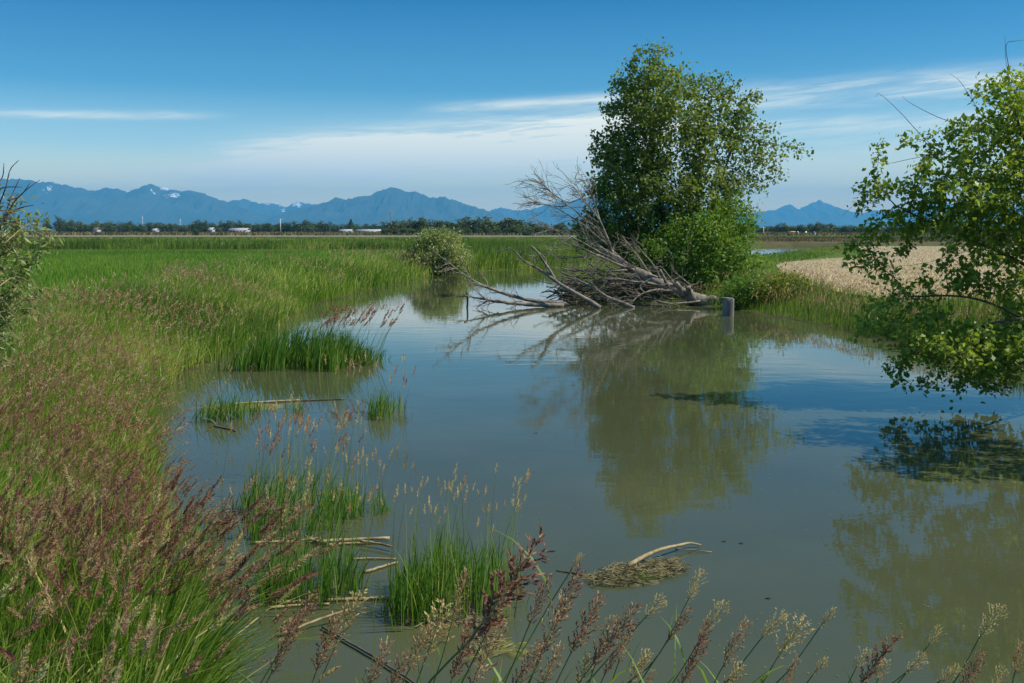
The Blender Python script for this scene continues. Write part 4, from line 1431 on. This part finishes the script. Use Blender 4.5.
kinds = [panicle(.15, .015, 32, .46, .0018, 1), panicle(.13, .016, 26, .62, .0017, 2), panicle(.12, .022, 24, .95, .0017, 3), panicle(.16, .012, 32, .26, .0017, 4), panicle(.10, .015, 22, .88, .0017, 5)]
M['stem'] = leaf_mat('grass_stem', [(0.0, (0.06, 0.10, 0.025)), (0.5, (0.11, 0.16, 0.045)), (1.0, (0.22, 0.22, 0.10))], .2)


def flower_stem(tip, foot_px, y, kind_, size, label, grp=None):
    """one stem rooted on the near bank with its head towards tip=(px, py)"""
    hp = P(tip[0], tip[1], y)
    hb = P(foot_px[0], foot_px[1], y)
    d = unit(hp - hb)
    L = np.linalg.norm(hp - hb)
    gx_ = hb[0] - d[0] * .25 - .12
    gy_ = y + RNG.normal(0, .05)
    root_p = np.array([gx_, gy_, gz(gx_, gy_)])
    ro = empty('flowering_grass_stem', root_p)
    tag(ro, label, 'grass stem', grp)
    drop = max(.15, hb[2] - root_p[2])
    pth = smooth_path([root_p, root_p + [.01, 0, drop * .55], hb - d * min(.18, drop * .3), hb, hb + d * L * .15], 16)
    s_ = Acc()
    tube(s_, pth, np.linspace(.0026, .0012, 16), 5, tint=.5, cap=False)
    s_.build('stem', M['stem'], ro, root_p)
    v, f, tt = kinds[kind_]
    h0 = v[:, 2].max()
    sc = L / h0
    up = d
    a = unit(np.cross(up, np.array([0., 1, 0.])))
    b = np.cross(a, up)
    ang = RNG.uniform(0, 6.28)
    a2, b2 = a * math.cos(ang) + b * math.sin(ang), -a * math.sin(ang) + b * math.cos(ang)
    w_ = sc * size
    vv = hb + (v[:, :1] * w_) * a2 + (v[:, 1:2] * w_) * b2 + (v[:, 2:] * sc) * up
    mesh_obj('seed_head', vv - root_p, f, M['seed'], ro, root_p, tint=tt)
    for _ in range(RNG.integers(1, 4)):
        lf = Acc()
        an = RNG.uniform(0, 6.28)
        blades(lf, pth[RNG.integers(3, 10)][None, :], RNG.uniform(.12, .24), .008, np.array([[math.cos(an), math.sin(an)]]) * 0.8, np.array([RNG.uniform(.3, .7)]), 5, droop=.3)
        lf.build('leaf', M['grass'], ro, root_p)
    return ro


flower_stem((548, 536), (470, 640), 1.35, 3, 1.7, 'largest purple-brown seed head, held closest to the viewer in front of the green reed tuft')
GR = 'seed heads along the near bank'
purp = 'purple-brown feathery seed head among the crowded heads on the near bank'
pale = 'pale green open seed head on the near bank in front of the water'
tanh = 'tan narrow seed head on the near bank among purple ones'
HEADS = [((520, 566), (492, 622), 0, 2.0), ((552, 572), (528, 628), 0, 2.1), ((585, 566), (556, 625), 3, 2.2), ((566, 590), (538, 660), 1, 2.0), ((604, 592), (570, 655), 0, 2.3), ((614, 612), (594, 668), 1, 2.2), ((582, 552), (570, 572), 4, 2.4), ((640, 602), (590, 668), 0, 2.0),
         ((621, 640), (604, 676), 3, 2.3), ((634, 622), (618, 664), 1, 2.4), ((649, 648), (630, 684), 4, 2.5), ((666, 594), (643, 620), 2, 2.5), ((706, 568), (686, 604), 2, 2.6), ((726, 598), (702, 636), 2, 2.7), ((692, 606), (667, 642), 0, 2.3), ((752, 618), (722, 668), 1, 2.4), ((716, 620), (686, 676), 3, 2.1),
         ((786, 608), (760, 640), 2, 2.5), ((806, 612), (776, 660), 2, 2.5), ((836, 606), (818, 630), 4, 2.8), ((800, 656), (784, 690), 1, 2.3), ((828, 656), (812, 676), 4, 2.6), ((892, 628), (860, 686), 3, 2.2), ((868, 646), (854, 672), 2, 2.5), ((886, 658), (876, 684), 4, 2.5), ((944, 626), (926, 648), 2, 2.6), ((928, 654), (904, 674), 2, 2.5),
         ((1002, 602), (978, 640), 2, 2.7), ((984, 650), (960, 692), 0, 2.2), ((1004, 664), (994, 690), 2, 2.5), ((1024, 640), (1014, 676), 1, 2.3), ((960, 664), (936, 684), 4, 2.6), ((505, 612), (470, 690), 1, 2.0), ((480, 618), (452, 680), 3, 2.1), ((470, 566), (452, 622), 1, 2.2), ((543, 640), (512, 690), 0, 1.9), ((450, 600), (425, 660), 4, 2.4),
         ((432, 624), (408, 672), 1, 2.3), ((388, 636), (366, 690), 1, 2.2), ((340, 612), (316, 672), 0, 2.4), ((362, 590), (338, 640), 4, 2.6), ((316, 590), (286, 640), 0, 2.5), ((300, 620), (270, 676), 3, 2.2), ((410, 650), (384, 700), 0, 2.0), ((560, 640), (540, 690), 1, 2.1), ((590, 650), (574, 695), 4, 2.2), ((654, 668), (640, 696), 1, 2.4), ((694, 660), (676, 700), 0, 2.2), ((742, 660), (720, 700), 4, 2.4)]
for tip_, foot_, kd, y_ in HEADS:
    flower_stem(tip_, foot_, y_, kd, RNG.uniform(1.05, 1.45), {0: purp, 3: purp, 1: tanh, 2: pale, 4: pale}[kd], {0: 'purple ' + GR, 3: 'purple ' + GR, 1: 'tan ' + GR, 2: 'pale ' + GR, 4: 'pale ' + GR}[kd])


# ------------------------------------------------------------------ far treeline: three crowns, copied
def far_proto(name, w_, h_, kind_, nleaf, label, group):
    root = empty(name, (0, 0, 0))
    tag(root, label, 'tree', group)
    t_ = Acc()
    tube(t_, [(0, 0, -.5), (0, 0, h_ * .3), (.1, 0, h_ * .8)], [w_ * .05, w_ * .035, w_ * .01], 6)
    for _ in range(7):
        an, zz_ = RNG.uniform(0, 6.28), h_ * RNG.uniform(.15, .6)
        tube(t_, [(0, 0, zz_), (math.cos(an) * w_ * .2, math.sin(an) * w_ * .2, zz_ + h_ * .12), (math.cos(an) * w_ * .36, math.sin(an) * w_ * .36, zz_ + h_ * .2)], [w_ * .02, w_ * .014, w_ * .006], 5)
    t_.build('trunk', M['bark'], root)
    if kind_ == 'conifer':
        z_ = RNG.random(nleaf) ** 0.8
        rr_ = (1 - z_) * w_ * .5 * RNG.uniform(.5, 1.05, nleaf) + .1
        an = RNG.uniform(0, 6.28, nleaf)
        c_ = np.stack([rr_ * np.cos(an), rr_ * np.sin(an), h_ * (.06 + .94 * z_)], -1)
    else:
        el = []
        for _ in range(9):
            an, q_ = RNG.uniform(0, 6.28), RNG.uniform(0, .30)
            zc = h_ * RNG.uniform(.28, .82)
            el.append(((w_ * q_ * math.cos(an), w_ * q_ * math.sin(an), zc), (w_ * RNG.uniform(.16, .26),) * 2 + (h_ * RNG.uniform(.12, .2),), 1))
        el.append(((0, 0, h_ * .3), (w_ * .4, w_ * .4, h_ * .26), 1))
        c_ = in_ellipsoids(el, nleaf)
    f_ = Acc()
    leaves(f_, c_, 4, w_ * .03, w_ * .075, .5, aspect=.8)
    f_.build('crown', M['fartree'], root)
    return root


def copy_tree(src, loc, sx, sz, rz, name=None, label=None, group=None):
    c_ = src.copy()
    COL.objects.link(c_)
    c_.location = loc
    c_.scale = (sx, sx, sz)
    c_.rotation_euler = (0, 0, rz)
    if label: c_['label'] = label
    if group: c_['group'] = group
    for ch in list(src.children):
        d = ch.copy()
        COL.objects.link(d)
        d.parent = c_
    return c_


g_far = 'trees of the low wood below the mountains'
g_mid = 'trees of the taller row behind the willow bush'
protos = [far_proto('broad_tree', 10, 10, 'broad', 520, 'dark broad tree in the low wood at the foot of the mountains', g_far),
          far_proto('tall_tree', 7, 10, 'broad', 460, 'dark narrow tree in the low wood at the foot of the mountains', g_far),
          far_proto('broad_tree', 12, 10, 'broad', 600, 'dark spreading tree in the low wood at the foot of the mountains', g_far)]
conif = far_proto('conifer', 5, 10, 'conifer', 700, 'solitary pointed dark conifer standing above the wood', None)
used = [False] * 3
labs = [p['label'] for p in protos]


def far_tree(px, top, wpx, d, k_, label=None, group=None, base=None):
    z0 = FIELD_Z - .2 if base is None else base
    x_ = (px - CX) / F_PX * d
    h_ = EYE + (HORIZON - top) / F_PX * d - z0
    w_ = wpx / F_PX * d
    src = conif if k_ == 3 else protos[k_]
    w0 = [10, 7, 12, 5][k_]
    rz = RNG.uniform(0, 6.28)
    if k_ == 3 or not used[k_]:
        if k_ < 3: used[k_] = True
        src.location, src.scale, src.rotation_euler = (x_, d, z0), (w_ / w0, w_ / w0, h_ / 10), (0, 0, rz)
        if label: src['label'] = label
        if group: src['group'] = group
        return src
    c_ = copy_tree(src, (x_, d, z0), w_ / w0, h_ / 10, rz)
    c_['label'] = label or labs[k_]
    c_['group'] = group or g_far
    return c_


for k_ in range(3):
    far_tree(70 + 30 * k_, 219, 14, 880, k_)
far_tree(352, 219.5, 9, 820, 3)
x_ = 64.0
while x_ < 420:
    tp = 221.5 + 3.0 * RNG.random() + (1.5 if 255 < x_ < 280 or 325 < x_ < 390 else 0) - (2.5 if 64 < x_ < 86 else 0)
    far_tree(x_, tp - .8 - (2.2 if RNG.random() < .25 else 0), RNG.uniform(10, 22), RNG.uniform(840, 960), int(RNG.integers(0, 3)))
    x_ += RNG.uniform(3.0, 6.0)
for px, tp, w_ in [(232, 219.5, 10), (242, 218, 11), (62, 213, 14), (74, 217, 13), (50, 216, 12)]:
    far_tree(px, tp, w_, 800, 1)
for px, tp, w_ in [(392, 222, 18), (405, 219, 18), (416, 216, 22), (428, 221, 16), (440, 217.5, 20), (452, 219, 18), (462, 220, 18), (474, 215.5, 24), (486, 214.5, 24), (498, 218, 18), (512, 216, 24), (520, 218, 16), (534, 222, 16), (546, 223, 14), (560, 221, 18), (578, 222, 18), (596, 220, 18), (612, 221, 18), (640, 221, 18), (665, 222, 18), (690, 222, 18), (715, 222, 18), (735, 222, 18)]:
    far_tree(px, tp - 1.5 + RNG.uniform(-2.0, 2.0), w_ * 1.3, RNG.uniform(500, 560), int(RNG.integers(0, 3)), 'leafy tree in the taller row behind the pale willow bush', g_mid)
x_ = 750.0
while x_ < 1100:
    tp = 224 + 2 * RNG.random() - (3.5 if 772 < x_ < 784 else 0) - (4 if 804 < x_ < 826 else 0)
    far_tree(x_, tp, RNG.uniform(12, 22), RNG.uniform(700, 800), int(RNG.integers(0, 3)), 'dark tree in the wood beyond the stubble field', 'trees of the wood beyond the stubble field')
    x_ += RNG.uniform(4.5, 8)
for px in np.arange(388, 560, 9.0):
    far_tree(px + RNG.uniform(-2, 2), 226 + RNG.uniform(-2, 1.5), RNG.uniform(9, 18), RNG.uniform(470, 500), 2, 'low bushy tree at the foot of the taller row behind the pale willow bush', 'low bushes along the foot of the taller tree row')
far_tree(198, 227.5, 9, 420, 0, 'round bush standing alone at the far edge of the track', 'lone bushes')
far_tree(112, 230.5, 7, 480, 0, 'smaller low bush near the far end of the track', 'lone bushes')
far_tree(937, 234, 9, 330, 0, 'small round bush beyond the stubble field', 'lone bushes')
far_tree(527, 229.5, 14, 400, 2, 'low bush in front of the taller row of trees', 'lone bushes')


# ------------------------------------------------------------------ far buildings and masts
def box(acc, x0, x1, y0, y1, z0, z1):
    v = np.array([(x, y, z) for z in (z0, z1) for y in (y0, y1) for x in (x0, x1)], dtype=float)
    acc.add(v, [(0, 2, 3, 1), (4, 5, 7, 6), (0, 1, 5, 4), (2, 6, 7, 3), (0, 4, 6, 2), (1, 3, 7, 5)])


def gable(acc, x0, x1, y0, y1, z0, zr, over=.4):
    ym = (y0 + y1) / 2
    v = np.array([(x0 - over, y0 - over, z0), (x1 + over, y0 - over, z0), (x0 - over, ym, zr), (x1 + over, ym, zr), (x0 - over, y1 + over, z0), (x1 + over, y1 + over, z0)])
    t_ = np.array([0, 0, .25])
    v = np.concatenate([v, v - t_])
    acc.add(v, [(0, 1, 3, 2), (2, 3, 5, 4), (6, 8, 9, 7), (8, 10, 11, 9), (0, 6, 7, 1), (4, 5, 11, 10), (0, 2, 8, 6), (2, 4, 10, 8), (1, 7, 9, 3), (3, 9, 11, 5)])


def barn(px0, px1, topy, d, wall, roof, label, nwin=3, cat='barn', name='barn', dep=12, base=FIELD_Z - .1, ridge=.4):
    x0, x1 = (px0 - CX) / F_PX * d, (px1 - CX) / F_PX * d
    zt = EYE + (HORIZON - topy) / F_PX * d
    ze = base + (zt - base) * (1 - ridge)
    xm = (x0 + x1) / 2
    ro = empty(name, (xm, d, base))
    tag(ro, label, cat)
    o = np.array([xm, d, base])
    a = Acc(); box(a, x0, x1, d, d + dep, base, ze); a.build('wall', wall, ro, o)
    a = Acc(); gable(a, x0, x1, d, d + dep, ze + .02, zt); a.build('roof', roof, ro, o)
    w_ = (x1 - x0) / (nwin * 2 + 1)
    for i_ in range(nwin):
        a = Acc()
        xx = x0 + w_ * (1 + 2 * i_)
        box(a, xx, xx + w_, d - .06, d + .02, base + (ze - base) * .35, base + (ze - base) * .75)
        a.build('window', M['glass'], ro, o)
    return ro


barn(230, 248, 228.0, 760, M['farwhite'], M['farwhite'], 'long low white barn with a white roof among the far trees', 5)
barn(95, 99.5, 227.5, 760, M['farwhite'], M['rust'], 'small white farmhouse with a brown roof at the far left of the wood', 2, 'house', 'farmhouse', 8)
barn(210, 214, 227.5, 770, M['farwhite'], M['grey'], 'small white house standing alone left of the long white barn', 2, 'house', 'farmhouse', 8)
barn(154, 158, 228.5, 770, M['farwhite'], M['grey'], 'small pale house half hidden between the far trees', 2, 'house', 'farmhouse', 8)
barn(340, 352, 229.3, 740, M['grey'], M['grey'], 'low grey shed just under the pointed conifer', 3, 'shed', 'shed', 10)
barn(357, 381, 229.3, 740, M['grey'], M['grey'], 'long low grey shed to the right of the pointed conifer', 5, 'shed', 'shed', 10)
yb = barn(788.5, 793.5, 231.2, 620, M['yellow'], M['yellow'], 'small yellow building beside white trailers beyond the pond', 1, 'shed', 'yellow_shed', 5, ridge=.2)
yb2 = barn(785, 789, 233.5, 622, M['rust'], M['rust'], 'small brown shed against the yellow building', 1, 'shed', 'shed', 5)


def trailer(px0, px1, topy, d, label):
    x0, x1 = (px0 - CX) / F_PX * d, (px1 - CX) / F_PX * d
    zt = EYE + (HORIZON - topy) / F_PX * d
    b_ = FIELD_Z
    o = np.array([(x0 + x1) / 2, d, b_])
    ro = empty('white_trailer', o)
    tag(ro, label, 'trailer', 'white trailers beyond the pond')
    a = Acc(); box(a, x0, x1, d, d + 2.5, b_ + .7, zt); a.build('body', M['white'], ro, o)
    a = Acc(); box(a, x0 + .3, x1 - .3, d - .04, d + .02, b_ + 1.4, zt - .4); a.build('window', M['glass'], ro, o)
    for xx in (x0 + (x1 - x0) * .2, x0 + (x1 - x0) * .8):
        a = Acc()
        tube(a, [(xx, d + .1, b_ + .4), (xx, d + .4, b_ + .4)], [.42, .42], 12)
        a.build('wheel', M['glass'], ro, o)


trailer(800, 806.5, 235.0, 560, 'longer white trailer right of the yellow building')
trailer(809.5, 814, 235.2, 560, 'shorter white trailer, second from the yellow building')
trailer(794.5, 797.5, 235.2, 575, 'smallest white trailer, touching the yellow building')


def mast(px, topy, d, mat, label, lattice=True, wid=1.6):
    xx = (px - CX) / F_PX * d
    zt = EYE + (HORIZON - topy) / F_PX * d
    o = np.array([xx, d, FIELD_Z - .2])
    ro = empty('lattice_mast' if lattice else 'pole', o)
    tag(ro, label, 'mast')
    a = Acc()
    h_ = zt - o[2]
    if lattice:
        for sx, sy in ((-1, -1), (1, -1), (1, 1), (-1, 1)):
            tube(a, [o + [sx * wid / 2, sy * wid / 2, 0], o + [sx * wid * .12, sy * wid * .12, h_]], [.12, .08], 4)
        n_ = 10
        for i_ in range(n_):
            t0, t1 = i_ / n_, (i_ + 1) / n_
            w0, w1 = wid / 2 * (1 - t0 * .76), wid / 2 * (1 - t1 * .76)
            s_ = 1 if i_ % 2 else -1
            for y_ in (-1, 1):
                tube(a, [o + [-s_ * w0, y_ * w0, h_ * t0], o + [s_ * w1, y_ * w1, h_ * t1]], [.05, .05], 4)
                tube(a, [o + [y_ * w0, -s_ * w0, h_ * t0], o + [y_ * w1, s_ * w1, h_ * t1]], [.05, .05], 4)
        a.build('tower', mat, ro, o)
        a = Acc()
        for zc in (.82, .93):
            tube(a, [o + [-wid * 1.1, 0, h_ * zc], o + [wid * 1.1, 0, h_ * zc]], [.1, .1], 4)
        a.build('crossarms', mat, ro, o)
    else:
        tube(a, [o, o + [0, 0, h_]], [.30, .18], 8)
        a.build('shaft', mat, ro, o)
        a = Acc()
        tube(a, [o + [-.9, 0, h_ * .93], o + [.9, 0, h_ * .93]], [.12, .12], 4)
        a.build('crossarm', mat, ro, o)


mast(145, 216.5, 1000, M['palesteel'], 'tall thin pale mast above the wood on the far left', True, 1.4)
mast(182.5, 219, 1000, M['palesteel'], 'shorter thin pale mast above the small pale house', True, 1.4)
mast(282, 219, 700, M['white'], 'white pole standing right of the long white barn', False)
mast(392, 211, 800, M['steel'], 'dark lattice mast rising just left of the taller tree row', True, 2.2)
mast(762, 227, 520, M['white'], 'white pole at the edge of the tall alder beyond the back pond', False)

# ------------------------------------------------------------------ the air
m, k, out = mat_new('haze_air')
pv = k.new('ShaderNodeVolumePrincipled')
pv.inputs['Color'].default_value = (0.15, 0.58, 1.0, 1)
pv.inputs['Density'].default_value = 7.0e-5
pv.inputs['Anisotropy'].default_value = 0.0
k.l.new(pv.outputs[0], out.inputs['Volume'])
hv = np.array([(x, y, z) for z in (-4.0, 1150.0) for y in (-28500.0, 28500.0) for x in (-28500.0, 28500.0)])
hf = np.array([(0, 2, 3, 1), (4, 5, 7, 6), (0, 1, 5, 4), (2, 6, 7, 3), (0, 4, 6, 2), (1, 3, 7, 5)])
tag(mesh_obj('haze', hv, hf, m), kind='stuff')
